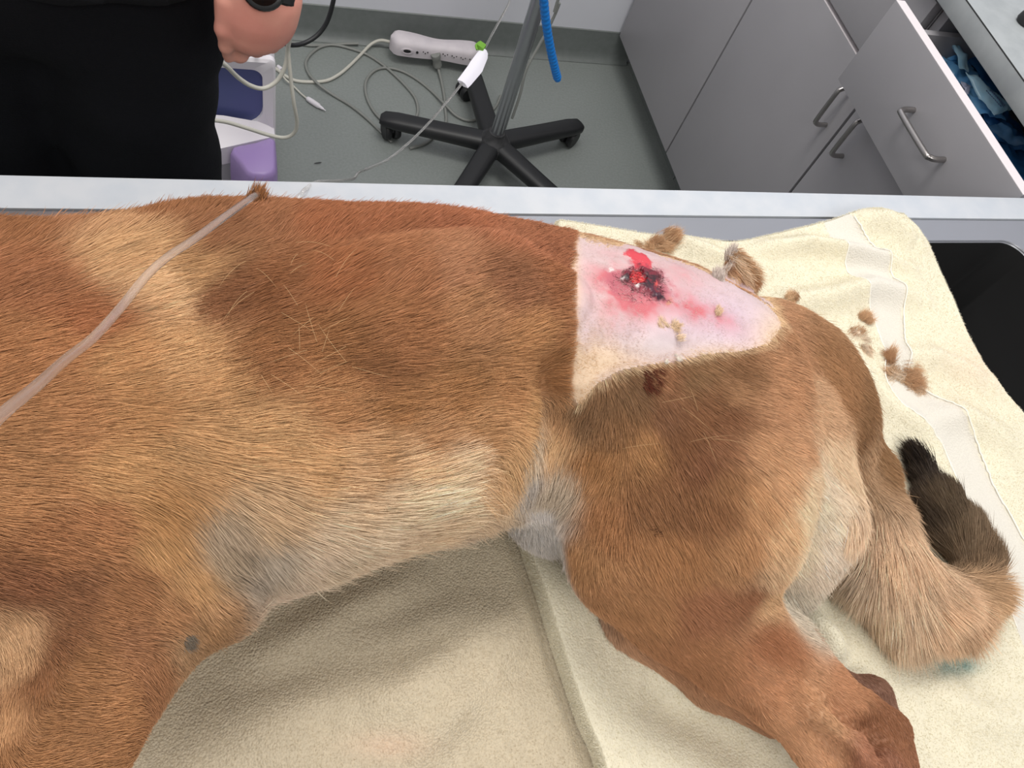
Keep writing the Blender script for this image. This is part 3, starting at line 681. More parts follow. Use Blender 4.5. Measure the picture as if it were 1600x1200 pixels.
for (px,py,r_) in [(973,439,2.6),(995,449,2.6),(952,423,4.0),(969,481,3)]: c=mixc(c,(226,214,212),np.exp(-((x-px)**2+(y-py)**2)/r_**2)*(1.0+nz2))
hgt+= .0022*np.clip(.5-(dd)/5,0,1)-.0032*np.clip(.5-(sdp(pit)-1)/4,0,1)+nz1*.0004*np.clip(.5-dd/4,0,1)+.0004*np.clip(.5-sdp(red)/3,0,1)+.0012*np.exp(-((x-994)**2+(y-437)**2)/30)
edge=np.clip(-(poly_sd(x,y,wr_poly)-7)/5,0,1); hgt=np.maximum(.00085*(1-edge)+hgt*edge+ (fbm(V,70,55,2)*.0009)*(1-edge),.0002)
m_wd=mat('wound_flesh',(160,30,40),.42,attr='Col',spec=.4,coat=.08)
wound=mesh_np('wound',V+NN*hgt[:,None],Fq,m_wd,dog,True,np.clip(c,0,1)); wound['label']='open red wound with dark crusted edge'
# fine stubble in the shaved patch, darker little hairs round the wound
def surf_pts(n,P,seed,sdmax=0):
    r=np.random.RandomState(seed); P_=np.array(P); out=[];no=[];pp=[]
    while len(out)<n:
        x_,y_=r.uniform(P_[:,0].min(),P_[:,0].max()),r.uniform(P_[:,1].min(),P_[:,1].max())
        if poly_sd(np.array([x_]),np.array([y_]),P)[0]>sdmax: continue
        p,n_=hit(x_,y_)
        if p is None: continue
        out.append(p);no.append(n_);pp.append((x_,y_))
    return np.array(out),np.array(no),np.array(pp)
def tangent(P,N,ang):
    d0=np.cos(ang)[:,None]*RM[0]+np.sin(ang)[:,None]*RM[1]; v=P-np.array([0,0,CH])
    t=d0-v*((d0*N).sum(1)/((v*N).sum(1)+1e-9))[:,None]; return t/np.linalg.norm(t,axis=1)[:,None]
P1,N1,X1=surf_pts(9000,CLIP,3); T1=tangent(P1,N1,rng.randn(len(P1))*.5+.2)
creamy=np.clip(1.2*np.exp(-(((X1[:,0]-920)/60)**2+((X1[:,1]-590)/70)**2))+np.clip(1-np.abs(poly_sd(X1[:,0],X1[:,1],CLIP))/16,0,1),0,1)
colc=lin((222,198,192))*(1-creamy[:,None])+lin((214,176,132))*creamy[:,None]
st=strands('stubble',P1+N1*.0008,T1,N1,.0014+.0014*creamy*rng.rand(len(P1)),np.full(len(P1),.00006),colc,m_fur,dog,3,.6,0)
P2,N2,X2=surf_pts(420,dark,4,5); T2=tangent(P2,N2,rng.randn(len(P2))*.6+.9)
P3,N3,X3=surf_pts(160,bruise,5,3); T3=tangent(P3,N3,rng.randn(len(P3))*.6+.9)
P2=np.vstack([P2,P3]);N2=np.vstack([N2,N3]);T2=np.vstack([T2,T3])
strands('scab_hair',P2+N2*.0012,T2,N2,.002+.003*rng.rand(len(P2)),np.full(len(P2),.00010),np.tile(lin((48,26,32)),(len(P2),1))*(.6+.9*rng.rand(len(P2),1)),m_fur,dog,4,.4,.1)['label']='dark hairs stuck in the wound crust'
# dried blood on the fur under the patch
SP=[surf_pts(n_,pl_,60+i_,1) for i_,(n_,pl_) in enumerate([(34,[(1004,580),(1012,578),(1014,590),(1006,592)]),(22,[(1020,576),(1032,577),(1026,583),(1018,582)]),(44,[(1002,597),(1012,593),(1010,604),(1003,606)]),(36,[(1010,603),(1024,600),(1020,611),(1008,611)]),(25,[(1024,588),(1030,592),(1024,596)])])]
P4=np.vstack([q[0] for q in SP]);N4=np.vstack([q[1] for q in SP])
strands('blood_stain',P4+N4*.0012,tangent(P4,N4,rng.randn(len(P4))*.35+.9),N4,.005+.004*rng.rand(len(P4)),np.full(len(P4),.00016),np.tile(lin((96,48,34)),(len(P4),1))*(.5+.9*rng.rand(len(P4),1)),m_fur,dog,4,.3,.1)['label']='dark dried blood in the fur'
P4,N4,_=surf_pts(16,[(1014,822),(1030,828),(1034,838),(1020,834)],8,2)
strands('blood_stain',P4+N4*.0018,tangent(P4,N4,rng.randn(len(P4))*.6+.4),N4,.0018+.002*rng.rand(len(P4)),np.full(len(P4),.00016),np.tile(lin((60,28,20)),(len(P4),1)),m_fur,dog,4,.3,.1)
# loose pale guard hairs scattered on the back
P5,N5,_=surf_pts(26,[(380,380),(520,380),(560,600),(480,620),(400,600)],9); P6,N6,_=surf_pts(7,[(1010,620),(1120,640),(1110,720),(1020,700)],10)
P5=np.vstack([P5,P6]);N5=np.vstack([N5,N6])
strands('shed_hair',P5+N5*.006,tangent(P5,N5,rng.rand(len(P5))*6.3),N5,.012+.018*rng.rand(len(P5)),np.full(len(P5),.00007),np.tile(lin((226,188,140)),(len(P5),1)),m_fur,dog,5,.25,.4)
# the unshaved tuft at the tail root, and the one on the back edge
def tuft(name,base,dirs,nrm,rad,n,Lr,cols,parent,spread=.5,kind='stuff',R=.00016,lift=.5):
    base=np.array(base); r=rng.randn(n,3)*rad; k=rng.randint(0,len(dirs),n); D_=np.array(dirs)[k]+rng.randn(n,3)*spread
    D_/=np.linalg.norm(D_,axis=1)[:,None]; c_=np.array([lin(q) for q in cols])[rng.randint(0,len(cols),n)]*(.8+.4*rng.rand(n,1))
    return strands(name,base+r,D_,np.tile(nrm,(n,1)),Lr[0]+(Lr[1]-Lr[0])*rng.rand(n),np.full(n,R)*(.7+.6*rng.rand(n)),c_,m_fur,parent,5,lift*rng.rand(n),.2,kind)
def wd(x0,y0,x1,y1,h): a=Pz(x0,y0,h); b=Pz(x1,y1,h); return (b-a)/np.linalg.norm(b-a)
UP=np.array([0,0,1.])
for i_,(xa,ya,xb_,yb_,n_,dx,dy,L0,L1,cs) in enumerate([(1150,398,1172,425,1500,.8,.45,.008,.015,[(206,170,134),(186,144,106),(222,196,164)]),(1142,400,1160,432,1300,.75,.65,.008,.014,[(226,200,172),(206,172,138)]),
        (1122,424,1146,394,900,.15,-.8,.004,.009,[(222,210,200),(206,192,182)]),(1130,430,1150,402,700,-.2,.6,.003,.007,[(226,212,200),(208,192,180)]),(1165,415,1178,432,700,.6,.7,.007,.012,[(160,112,74),(184,140,102)])]):
    rt_=[];
    for u_ in np.linspace(0,1,9):
        p,_n=hit2(xa+(xb_-xa)*u_,ya+(yb_-ya)*u_); rt_.append((p,_n))
    kk_=rng.randint(0,9,n_); rp=np.array([rt_[k][0] for k in kk_])+rng.randn(n_,3)*.0016; rn=np.array([rt_[k][1] for k in kk_])
    Dd=RM[0]*dx+RM[1]*dy+rng.randn(n_,3)*.16; Dd/=np.linalg.norm(Dd,axis=1)[:,None]
    cq=np.array([lin(q) for q in cs])[rng.randint(0,len(cs),n_)]*(.8+.4*rng.rand(n_,1))
    o=strands('fur_tuft',rp,Dd,rn,L0+(L1-L0)*rng.rand(n_),np.full(n_,.00014),cq,m_fur,dog,5,.35*rng.rand(n_),.15)
    if i_==1: o['label']='pale unshaved tuft of fur standing at the tail root'
p=Pz(1440,730,hz(.032)); tipd=wd(1440,730,1424,694,hz(.034))
for (u_,rr_,n_) in ((0,.0045,1500),(.008,.003,1100)): tuft('tail_tip',p+tipd*u_,[tipd],UP,rr_,n_,(.012,.022),[(46,36,30),(34,27,24),(62,50,38)],dog,.14,lift=.1)
p,_n=hit2(398,320)
tuft('back_tuft',p,[RM[0]*.25-RM[1]],-RM[2],.0022,500,(.008,.015),[(150,98,60),(120,84,60),(170,116,74)],dog,.12,lift=.05)['label']='small tuft of fur sticking up on the back'

P4,N4,_=surf_pts(170,[(286,1000),(298,992),(304,1000),(296,1012),(288,1012)],12,2)
strands('elbow_callus',P4+N4*.001,tangent(P4,N4,rng.randn(len(P4))*.5+.6),N4,.002+.003*rng.rand(len(P4)),np.full(len(P4),.00015),np.tile(lin((124,112,98)),(len(P4),1))*(.7+.6*rng.rand(len(P4),1)),m_fur,dog,4,.4,.1)['label']='small dark callus on the elbow'

# ------------------------------------------------------------------ towels
def coons(top,bot,left,right,n,m):
    def rs(P,k):
        P=spline([Pz(a,b,.875) for a,b in P],10); s=np.r_[0,np.cumsum(np.linalg.norm(np.diff(P,axis=0),axis=1))]; s/=s[-1]
        t=np.linspace(0,1,k); t=t-.80*np.sin(2*math.pi*t)/(2*math.pi); return np.stack([np.interp(t,s,P[:,i]) for i in range(3)],1)
    T_,B_,L_,R_=rs(top,n),rs(bot,n),rs(left,m),rs(right,m); u=np.linspace(0,1,n)[None,:,None]; v=np.linspace(0,1,m)[:,None,None]; u=u-.8*np.sin(2*math.pi*u)/(2*math.pi); v=v-.8*np.sin(2*math.pi*v)/(2*math.pi)
    return (1-v)*T_[None]+v*B_[None]+(1-u)*L_[:,None]+u*R_[:,None]-((1-u)*(1-v)*T_[0]+u*(1-v)*T_[-1]+(1-u)*v*B_[0]+u*v*B_[-1])
def pl_dist(P,line):
    A=np.array([Pz(a,b,.88)[:2] for a,b in line]); best=np.full(len(P),9.); side=np.zeros(len(P)); tt=np.zeros(len(P))
    for i,(a,b) in enumerate(zip(A[:-1],A[1:])):
        d=b-a; t=np.clip(((P[:,0]-a[0])*d[0]+(P[:,1]-a[1])*d[1])/(d@d),0,1); q=a+t[:,None]*d; r=np.hypot(P[:,0]-q[:,0],P[:,1]-q[:,1])
        m_=r<best; cr=d[0]*(P[:,1]-a[1])-d[1]*(P[:,0]-a[0]); best=np.where(m_,r,best); side=np.where(m_,np.sign(cr),side); tt=np.where(m_,(i+t)/(len(A)-1),tt)
    return best,side,tt
def towel(name,G,z0,thick,ridges,colf,matl,label,edge_r,seed,noise_amp,relief=None):
    m,n,_=G.shape; P=G.reshape(-1,3).copy(); P[:,2]=0
    z=np.full(len(P),z0+thick)
    for line,amp,wid in ridges:
        d,sd_,t=pl_dist(P,line); z+=amp*np.exp(-(d/wid)**2)*np.sin(np.clip(t,.02,.98)*math.pi)**.35
    z+=fbm(P,9,seed,3)*noise_amp+fbm(P,45,seed+2,2)*noise_amp*.22
    if relief is not None: z+=relief(P)
    # distance in metres from the rim of the sheet
    bd=np.vstack([G[0],G[-1],G[:,0],G[:,-1]]); step=bd; e=np.full(len(P),9.)
    for i in range(0,len(P),20000): e[i:i+20000]=np.sqrt(((P[i:i+20000,None,:2]-step[None,:,:2])**2).sum(2)).min(1)
    q=np.clip(e/edge_r,0,1); z=z0+(z-z0)*np.sqrt(np.clip(1-(1-q)**2,0,1))
    P[:,2]=np.maximum(z,z0); col=colf(P)
    F_=[]; ii=np.arange(m*n).reshape(m,n); Q=np.stack([ii[:-1,:-1],ii[1:,:-1],ii[1:,1:],ii[:-1,1:]],-1).reshape(-1,4)
    a_,b_,c_=P[Q[:,0]],P[Q[:,1]],P[Q[:,2]]
    if np.cross(b_-a_,c_-a_)[:,2].sum()<0: Q=Q[:,::-1].copy()
    Bt=P.copy(); Bt[:,2]=z0-.0004
    o=mesh_np(name,P,Q,matl,None,True,col)
    ring=np.r_[ii[0],ii[1:,-1],ii[-1,-2::-1],ii[-2:0:-1,0]]
    o['label']=label; o['category']='towel'
    return o,P,Q,col
def terry(name,bscale,dist,strength):
    m=mat(name,(230,220,200),.95,attr='Col',spec=.1,sheen=.3); nt=m.node_tree; b=nt.nodes['Principled BSDF']
    tc=nt.nodes.new('ShaderNodeTexCoord'); n1=nt.nodes.new('ShaderNodeTexVoronoi'); n1.inputs['Scale'].default_value=bscale
    nt.links.new(tc.outputs['Object'],n1.inputs['Vector']); bp=nt.nodes.new('ShaderNodeBump'); bp.inputs['Strength'].default_value=strength; bp.inputs['Distance'].default_value=dist
    bp.invert=True; nt.links.new(n1.outputs['Distance'],bp.inputs['Height']); nt.links.new(bp.outputs['Normal'],b.inputs['Normal']); return m
m_tA=terry('tan_terry',620,.0014,.7); m_tB=terry('cream_terry',560,.0012,.5)
def colA(P):
    c=np.tile(lin((197,184,160)),(len(P),1))*(1+.05*fbm(P,14,3,2)[:,None]+.05*noise(P,300,4)[:,None])
    x_,y_=proj(P); w_=.35*np.exp(-(((x_-610)/60)**2+((y_-1165)/22)**2)); return c*(1-w_[:,None])+lin((226,186,160))*w_[:,None]
GA=coons([(-700,372),(0,352),(500,372),(960,392)],[(-900,1500),(0,1560),(600,1560),(1130,1560)],[(-700,372),(-900,900),(-900,1500)],[(960,392),(960,850),(1040,1200),(1130,1560)],260,260)
ridA=[([(380,1035),(470,985),(560,940),(640,905)],.006,.016),([(330,1130),(480,1100),(640,1060),(700,1010)],.007,.022),([(560,1120),(640,1085),(760,990),(815,950)],.006,.018),([(520,1190),(700,1110),(850,1090)],.005,.02),([(640,1200),(730,1090),(825,985)],.006,.014),([(250,1210),(420,1180),(560,1230)],.007,.025),([(480,1010),(620,985),(740,940)],.004,.014)]
towA,PA,QA,CA_=towel('towel',GA,ZT+.0002,.0055,[(a,b*1.6,c*.9) for a,b,c in ridA]+[([(797,740),(811,835),(839,920),(867,1010),(904,1120),(941,1222),(1009,1500)],-.0062,.0055)],colA,m_tA,'tan terry towel spread under the belly and front legs',.006,21,.0016)
BAND1=[(1300,372),(1325,425),(1362,490),(1380,540),(1385,600),(1400,640),(1470,700),(1500,760),(1540,860),(1590,980)]
BAND2=[(1328,345),(1368,395),(1398,450),(1412,500),(1415,555),(1425,590),(1480,640),(1522,692),(1558,770),(1600,850),(1650,960)]
def bandmask(P):
    d1,s1,_=pl_dist(P,BAND1); d2,s2,_=pl_dist(P,BAND2); return (s1*s2<0)&(P[:,0]>.4), d1,d2
def colB(P):
    c=np.tile(lin((224,217,194)),(len(P),1))*(1+.05*fbm(P,14,33,3)[:,None]+.05*noise(P,300,4)[:,None]); x_,y_=proj(P)
    bm_,d1,d2=bandmask(P); c=np.where(bm_[:,None],lin((216,211,200)),c)
    w_=.75*np.exp(-(((x_-1495)/34)**2+((y_-1040)/16)**2))*np.clip(.8+fbm(P,60,4,2),0,1); c=c*(1-w_[:,None])+lin((70,140,140))*w_[:,None]
    w_=.25*np.exp(-(((x_-1530)/60)**2+((y_-560)/60)**2)); return c*(1-w_[:,None])+lin((236,200,176))*w_[:,None]
def reliefB(P):
    bm_,d1,d2=bandmask(P); return np.where(bm_,-.0016,0)+.0014*np.exp(-(d2/.0022)**2)+.0006*np.exp(-(d1/.0016)**2)
GB=coons([(870,346),(960,358),(1040,368),(1100,374),(1160,376),(1240,358),(1300,344),(1370,332),(1412,336)],[(1010,1560),(1300,1560),(1600,1560),(2050,1480)],
         [(870,346),(800,560),(798,760),(812,835),(840,920),(868,1010),(905,1120),(942,1220),(1010,1560)],[(1412,336),(1436,362),(1462,410),(1482,455),(1508,520),(1545,590),(1600,656),(1700,790),(1820,1000),(2050,1480)],300,340)
ridB=[([(1180,390),(1260,385),(1340,400),(1420,420)],.010,.014),([(1200,480),(1290,470),(1360,450),(1440,470)],.010,.018),([(1330,345),(1380,350),(1430,380)],.010,.02),([(1400,560),(1460,560),(1540,600)],.007,.018),([(1440,660),(1500,650),(1590,700)],.007,.02),([(1330,560),(1390,640),(1460,690)],.006,.016),
      ([(830,860),(870,980),(930,1160),(980,1300)],.004,.03),([(1000,1080),(1100,1120),(1180,1180)],-.006,.025),([(1250,960),(1285,1000),(1300,1040)],.010,.016),([(1450,1080),(1520,1120),(1600,1130)],.006,.02),([(1060,375),(1120,400),(1200,430)],.006,.014)]
towB,PB,QB,CB_=towel('towel',GB,ZT+.0045,.0150,[(a,b*1.9,c*.85) for a,b,c in ridB],colB,m_tB,'cream terry towel with a woven band under the hips and tail',.0032,41,.0026,reliefB)
def pile(name,P,Q,col,parent,n,L,skip,tilt,jit,R):
    N=vnormals(P,Q); c=P[Q].mean(1); x_,y_=proj(c); w_=((x_>-40)&(x_<1640)&(y_>320)&(y_<1240)).astype(float)
    cv_=np.zeros(len(P)); r_,n_=sample(P,Q,N,n,w_+1e-6)
    k=np.ones(n,bool)
    if skip: k=~bandmask(r_)[0]
    r_,n_=r_[k],n_[k]; n_=n_/np.linalg.norm(n_,axis=1)[:,None]; m=len(r_)
    T_=np.array(tilt)+rng.randn(m,3)*jit+np.stack([noise(r_,90,q) for q in (5,6,7)],1)*.5; T_=T_-n_*(T_*n_).sum(1)[:,None]
    D_=n_+T_; D_/=np.linalg.norm(D_,axis=1)[:,None]
    cc_=colB(r_) if skip else colA(r_)
    cc_=np.clip(cc_*(1.10+.04*rng.randn(m,1)),0,.95)
    return strands(name,r_-n_*.0004,D_,T_,L*(.6+.7*rng.rand(m)),R*(.8+.4*rng.rand(m)),cc_,m_pile,parent,4,.3*rng.rand(m),0.)
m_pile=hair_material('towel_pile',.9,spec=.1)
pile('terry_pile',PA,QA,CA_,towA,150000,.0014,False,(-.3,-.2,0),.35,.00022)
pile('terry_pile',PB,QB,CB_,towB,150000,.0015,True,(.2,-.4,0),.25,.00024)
def fringe(G,P,col,parent,n,L,sides):
    m_,n_,_=G.shape; ii=np.arange(m_*n_).reshape(m_,n_); R_=[];D_=[]
    for sd_,a_,b_ in sides:
        e0=ii[:,0] if sd_=='l' else ii[:,-1] if sd_=='r' else ii[0]; e1=ii[:,5] if sd_=='l' else ii[:,-6] if sd_=='r' else ii[5]
        k=rng.rand(n)*(len(e0)-1); k=(a_+(b_-a_)*k/(len(e0)-1))*(len(e0)-1); k0=k.astype(int); f=(k-k0)[:,None]; q=rng.rand(n,1)**.7
        A_=P[e0[k0]]*(1-f)+P[e0[k0+1]]*f; B_=P[e1[k0]]*(1-f)+P[e1[k0+1]]*f; o_=A_-B_; o_[:,2]=0; o_/=np.linalg.norm(o_,axis=1)[:,None]+1e-9
        w_=A_*(1-q)+B_*q; w_[:,2]=A_[:,2]*(1-np.sqrt(q[:,0]))+B_[:,2]*np.sqrt(q[:,0]); R_.append(w_); D_.append(o_+rng.randn(n,3)*.45+[0,0,.25])
    R_=np.vstack(R_);D_=np.vstack(D_); D_/=np.linalg.norm(D_,axis=1)[:,None]; m2=len(R_)
    return strands('edge_fringe',R_,D_,np.tile(UP,(m2,1)),L*(.5+.8*rng.rand(m2)),np.full(m2,.00020),np.tile(lin(col),(m2,1))*(1+.08*rng.randn(m2,1)),m_pile,parent,4,.2,.2)
fringe(GB,PB,(232,226,206),towB,9000,.0026,[('l',.0,1),('r',0,1),('t',0,1)])
# stitched seams of the woven band
sb=MB()
for line in (BAND1,BAND2):
    A=spline([Pz(a,b,.88) for a,b in line],14)
    bt=BVHTree.FromPolygons(PB.tolist(),QB.tolist())
    pts=[]
    for p in A:
        l,n_,i_,_=bt.ray_cast(Vector((p[0],p[1],1.2)),Vector((0,0,-1)))
        if l is not None: pts.append((l[0],l[1],l[2]+.0006))
    if len(pts)>3: sb.tube(pts,.0007,6,1)
sb.build('seam',mat('seam_thread',(240,236,226),.8),towB)

# clipped fur lying on the towel and on the skin
bt=BVHTree.FromPolygons(PB.tolist(),QB.tolist())
def on_towel(x_,y_):
    d=ray(x_,y_); l,n_,i_,_=bt.ray_cast(CAMP,Vector(d/np.linalg.norm(d)))
    return np.array(l) if l is not None else Pz(x_,y_,.875)
def clump(parts,label,cat='fur clump',group=None,on=None):
    """parts: (px,py, dx,dy, radius m, count, len0, len1, colours)"""
    p0=(on or on_towel)(parts[0][0],parts[0][1]); root=None
    b=Field(p0-[.016,.016,.006],p0+[.016,.016,.010],.0012)
    for (x_,y_,dx,dy,r_,n_,l0,l1,cs) in parts[:3]:
        q=(on or on_towel)(x_,y_); b.ell(q+UP*.0006,(r_*.8,r_*.7,max(.0014,r_*.3)),0,.002)
    V_,Q_=surface(*b.nets(),it=1); cs=parts[0][8]
    root=mesh_np('fur_clump',V_,Q_,mat('clump_core',cs[0],.9,spec=.1),None,True); tag(root,label,cat,group)
    for (x_,y_,dx,dy,r_,n_,l0,l1,cs) in parts:
        q=(on or on_towel)(x_,y_); a0=math.atan2(dy,dx)
        if on is None: r_*=1.5; n_=int(n_*1.4)
        for k_ in range(5):
            a1=a0+rng.randn()*.75; off=(RM[0]*rng.randn()+RM[1]*rng.randn())*r_*.85; off[2]*=.2
            tuft('strands',q+off+UP*.0012,[RM[0]*math.cos(a1)+RM[1]*math.sin(a1)],UP,np.array([r_*.45,r_*.45,r_*.18]),int(n_*.2)+4,(l0*.8,l1*.95),[cs[rng.randint(len(cs))]],root,.22,None,.00010,.35)
    return root
BR=[(212,172,134),(224,188,150),(190,148,112)]; LT=[(238,218,194),(228,200,170),(214,180,146)]
G_='clumps of clipped fur'
clump([(1030,384,1,-.2,.004,800,.008,.016,BR),(1048,376,1,-.1,.004,900,.010,.018,BR),(1012,386,-.4,-.5,.003,300,.006,.010,BR)],'brown clump of clipped fur behind the shaved back','fur clump',G_)
clump([(1240,470,-.2,-1,.003,420,.005,.010,BR)],'smallest brown fur clump, beside the rump','fur clump',G_)
clump([(1340,520,-.6,.4,.004,600,.006,.012,LT+BR),(1346,498,.2,-1,.003,500,.006,.013,BR),(1352,545,.3,.8,.003,300,.006,.012,LT)],'middle tan clump of clipped fur on the cream towel','fur clump',G_)
clump([(1418,590,.7,.5,.006,1500,.009,.018,BR),(1392,560,-.2,-1,.0035,500,.008,.014,BR),(1400,584,-1,.2,.004,600,.008,.014,LT),(1430,600,.3,1,.005,700,.008,.016,LT)],'largest brown clump of clipped fur, nearest the sink','fur clump',G_)
def on_dog(x_,y_):
    p,n_=hit(x_,y_); return p+n_*.0012 if p is not None else on_towel(x_,y_)
CR=[(238,212,182),(226,196,160)]
clump([(1050,514,.6,.2,.0028,420,.003,.006,CR),(1036,511,-.8,-.2,.0022,260,.003,.006,CR)],'cream bit of clipped fur below the wound on the shaved skin','fur clump',G_,on_dog)
clump([(1119,489,.6,-.2,.0020,200,.002,.005,CR)],'cream bit of clipped fur right of the wound on the shaved skin','fur clump',G_,on_dog)
for (x_,y_,lb) in [(1057,562,'larger white fleck at the lower edge of the shaved skin'),(1040,568,'smaller white fleck at the lower edge of the shaved skin')]:
    clump([(x_,y_,.3,-.3,.0016 if x_==1057 else .0011,60,.001,.002,[(236,228,214)])],lb,'fleck','white flecks by the shaved edge',on_dog)

# ------------------------------------------------------------------ person standing behind the table
pe=empty('person',(-.19,.80,0),'person in black clothes standing behind the table, fist hanging, black watch on the wrist','person')
fb=Field((-.50,.56,.78),(.17,.98,1.78),.0056)
YH=.70
def nh(x_,y_,Y_,r): p=Py(x_,y_,Y_); return (p,r*depth(p)/FPX)
wr0=Py(412,-30,YH+.01); el=np.array([.085,.84,1.13]); sh_=np.array([-.005,.82,1.38])
fb.chain([(sh_,.055),((sh_+el)/2,.048),(el,.042),((el+wr0)/2,.036),(wr0,.029)],.02)
# fine grid for the hand
fb.ell((-.19,.80,1.20),(.15,.10,.30),0,.04); fb.cone((-.19,.80,1.0),(-.19,.80,1.1),.12,.12,.04)
fb.cone((-.05,.81,1.40),(-.33,.81,1.40),.055,.055,.05)
fb.cone((-.19,.80,1.42),(-.19,.785,1.52),.052,.05,.02)
fb.ell((-.19,.785,1.615),(.073,.092,.105),0,.02); fb.ell((-.19,.755,1.56),(.055,.06,.055),0,.02)
fb.cone((-.19,.692,1.60),(-.19,.672,1.577),.009,.013,.012)
fb.ell((-.19,.695,1.543),(.024,.012,.008),0,.008)
for s_ in (-1,1):
    fb.ell((-.19+s_*.031,.695,1.612),(.017,.010,.010),0,.01,True); fb.ell((-.19+s_*.031,.706,1.612),(.012,.011,.010),0,.003)
    fb.ell((-.19+s_*.075,.795,1.60),(.010,.018,.030),0,.006)
rs_=np.array([-.375,.82,1.38]); re_=np.array([-.44,.86,1.12]); rw_=np.array([-.42,.78,.90])
fb.chain([(rs_,.055),(re_,.042),(rw_,.029),(rw_+[0,-.02,-.06],.034)],.02)
PV,PQ=surface(*fb.nets(),it=3)
# the hanging fist at fine resolution, carried on from the wrist
fh=Field(tuple(Py(400,30,YH)-[.085,.085,.115]),tuple(Py(400,30,YH)+[.085,.11,.14]),.0021)
wr1=Py(410,-12,YH+.005)
fh.cone(wr0+(el-wr0)*.2,wr0,.0295,.028,.01); fh.cone(wr0,wr1,.028,.030,.014)
fh.chain([nh(404,-8,YH,46),nh(396,22,YH,47),nh(392,44,YH-.002,38)],.02)
fh.chain([nh(425,0,YH+.006,34),nh(426,34,YH+.006,30)],.02)
def fing(k,p2,t2,r,dz):
    a,ra=nh(*k,YH-.004,r); b,rb=nh(*p2,YH+.004,r*.92); c_=b+np.array([0,.026,.004+dz]); d_=c_+np.array([0,.012,.020])
    fh.chain([(a,ra),(b,rb),(c_,rb*.92),(d_,rb*.85)],.0028)
fing((375,56),(374,83),0,15.5,0); fing((397,58),(400,74),0,15.5,0); fing((418,52),(423,68),0,15,0); fing((437,38),(441,55),0,13.5,0)
th=[nh(356,5,YH-.01,21),nh(350,45,YH-.016,13.5),nh(353,72,YH-.012,10),nh(357,90,YH-.004,8)]
fh.chain(th,.0045)
HV,HQ=surface(*fh.nets(),it=2)
# join forearm and fist into the one body mesh
body=MB(); 
V_all=np.vstack([PV,HV]); Q_all=np.vstack([PQ,HQ+len(PV)])
mesh_np('skin',V_all,Q_all,m_skin,pe,True)
ft=Field((-.50,.58,0),(.12,1.0,1.06),.011)
ft.ell((-.19,.80,.93),(.175,.125,.13),0,.04)
for s_,xk in ((1,-.098),(-1,-.282)):
    ft.chain([((xk,.795,.86),.100),((xk-s_*.006,.79,.62),.082),((xk-s_*.002,.80,.46),.070),((xk+s_*.01,.83,.25),.066),((xk+s_*.012,.84,.07),.064)],.03)
X_=ft.ax[0][:,None,None];Y_=ft.ax[1][None,:,None];Z_=ft.ax[2][None,None,:]
ft.F+= .003*np.sin(X_*60+Z_*22+np.sin(Y_*30))+.002*np.sin(Z_*75+X_*20)
V_,Q_=surface(*ft.nets(),it=2); mesh_np('trousers',V_,Q_,m_black,pe,True)
fs=Field((-.53,.58,.88),(.16,1.0,1.50),.010)
fs.ell((-.19,.80,1.20),(.185,.135,.33),0,.04); fs.cone((-.05,.81,1.39),(-.33,.81,1.39),.07,.07,.05)
fs.cone((-.10,.795,.90),(-.28,.795,.90),.133,.133,.03)
fs.cone(sh_,(sh_+el*1.6)/2.6,.070,.064,.03); fs.cone(rs_,(rs_+re_*1.6)/2.6,.070,.064,.03)
fs.cone((-.19,.78,1.45),(-.19,.76,1.6),.075,.075,.015,True)
Z_=fs.ax[2][None,None,:]; fs.F[:]=np.maximum(fs.F,(.932-Z_)); X_=fs.ax[0][:,None,None]; fs.F+=.002*np.sin(X_*70+Z_*15)
V_,Q_=surface(*fs.nets(),it=2); mesh_np('shirt',V_,Q_,m_black2,pe,True)
fr=Field((-.30,.66,1.54),(-.08,.92,1.76),.006)
fr.ell((-.19,.80,1.635),(.082,.098,.100),0,.02); fr.cone((-.19,.68,1.50),(-.19,.66,1.62),.075,.055,.02,True)
V_,Q_=surface(*fr.nets(),it=2); mesh_np('hair',V_,Q_,mat('dark_hair',(52,36,28),.6,bump=.4,bscale=120),pe,True)
for s_ in (-1,1):
    fo=Field((-.19+s_*.10-.07,.60,-.003),(-.19+s_*.10+.07,.95,.12),.008)
    fo.chain([((-.19+s_*.10,.88,.045),.042),((-.19+s_*.10,.78,.045),.044),((-.19+s_*.105,.68,.038),.04)],.02)
    Z_=fo.ax[2][None,None,:]; fo.F[:]=np.maximum(fo.F,.004-Z_); V_,Q_=surface(*fo.nets(),it=2); mesh_np('shoe',V_,Q_,m_blackp,pe,True)
# wrist watch: a thing worn by the person
wd_=(el-wr0)/np.linalg.norm(el-wr0); wc=Py(411,-20,YH+.003)
wt=empty('wristwatch',wc,'black wristwatch worn above the hanging fist','watch')
u1=np.cross(wd_,[0,0,1.]); u1/=np.linalg.norm(u1); toc=np.array([0,0,CH])-wc; toc-=wd_*(toc@wd_); toc/=np.linalg.norm(toc); u2=np.cross(wd_,toc)
ring=[wc+.0315*(toc*math.cos(a)+u2*math.sin(a)) for a in np.linspace(0,2*math.pi,33)]
sb2=MB(); R1=[[p+wd_*o_*.010+(p-wc)/.0315*(.0016 if abs(o_)<1 else 0) for o_ in (-1,-.8,.8,1)] for p in ring]
R2=[r+[q-(np.array(ring[i])-wc)/.0315*.002 for q in (r[3],r[0])] for i,r in enumerate(R1)]
sb2.loft(R2,caps=False); sb2.build('strap',mat('watch_strap',(14,14,16),.6),wt)
fcs=MB(); rings=[]
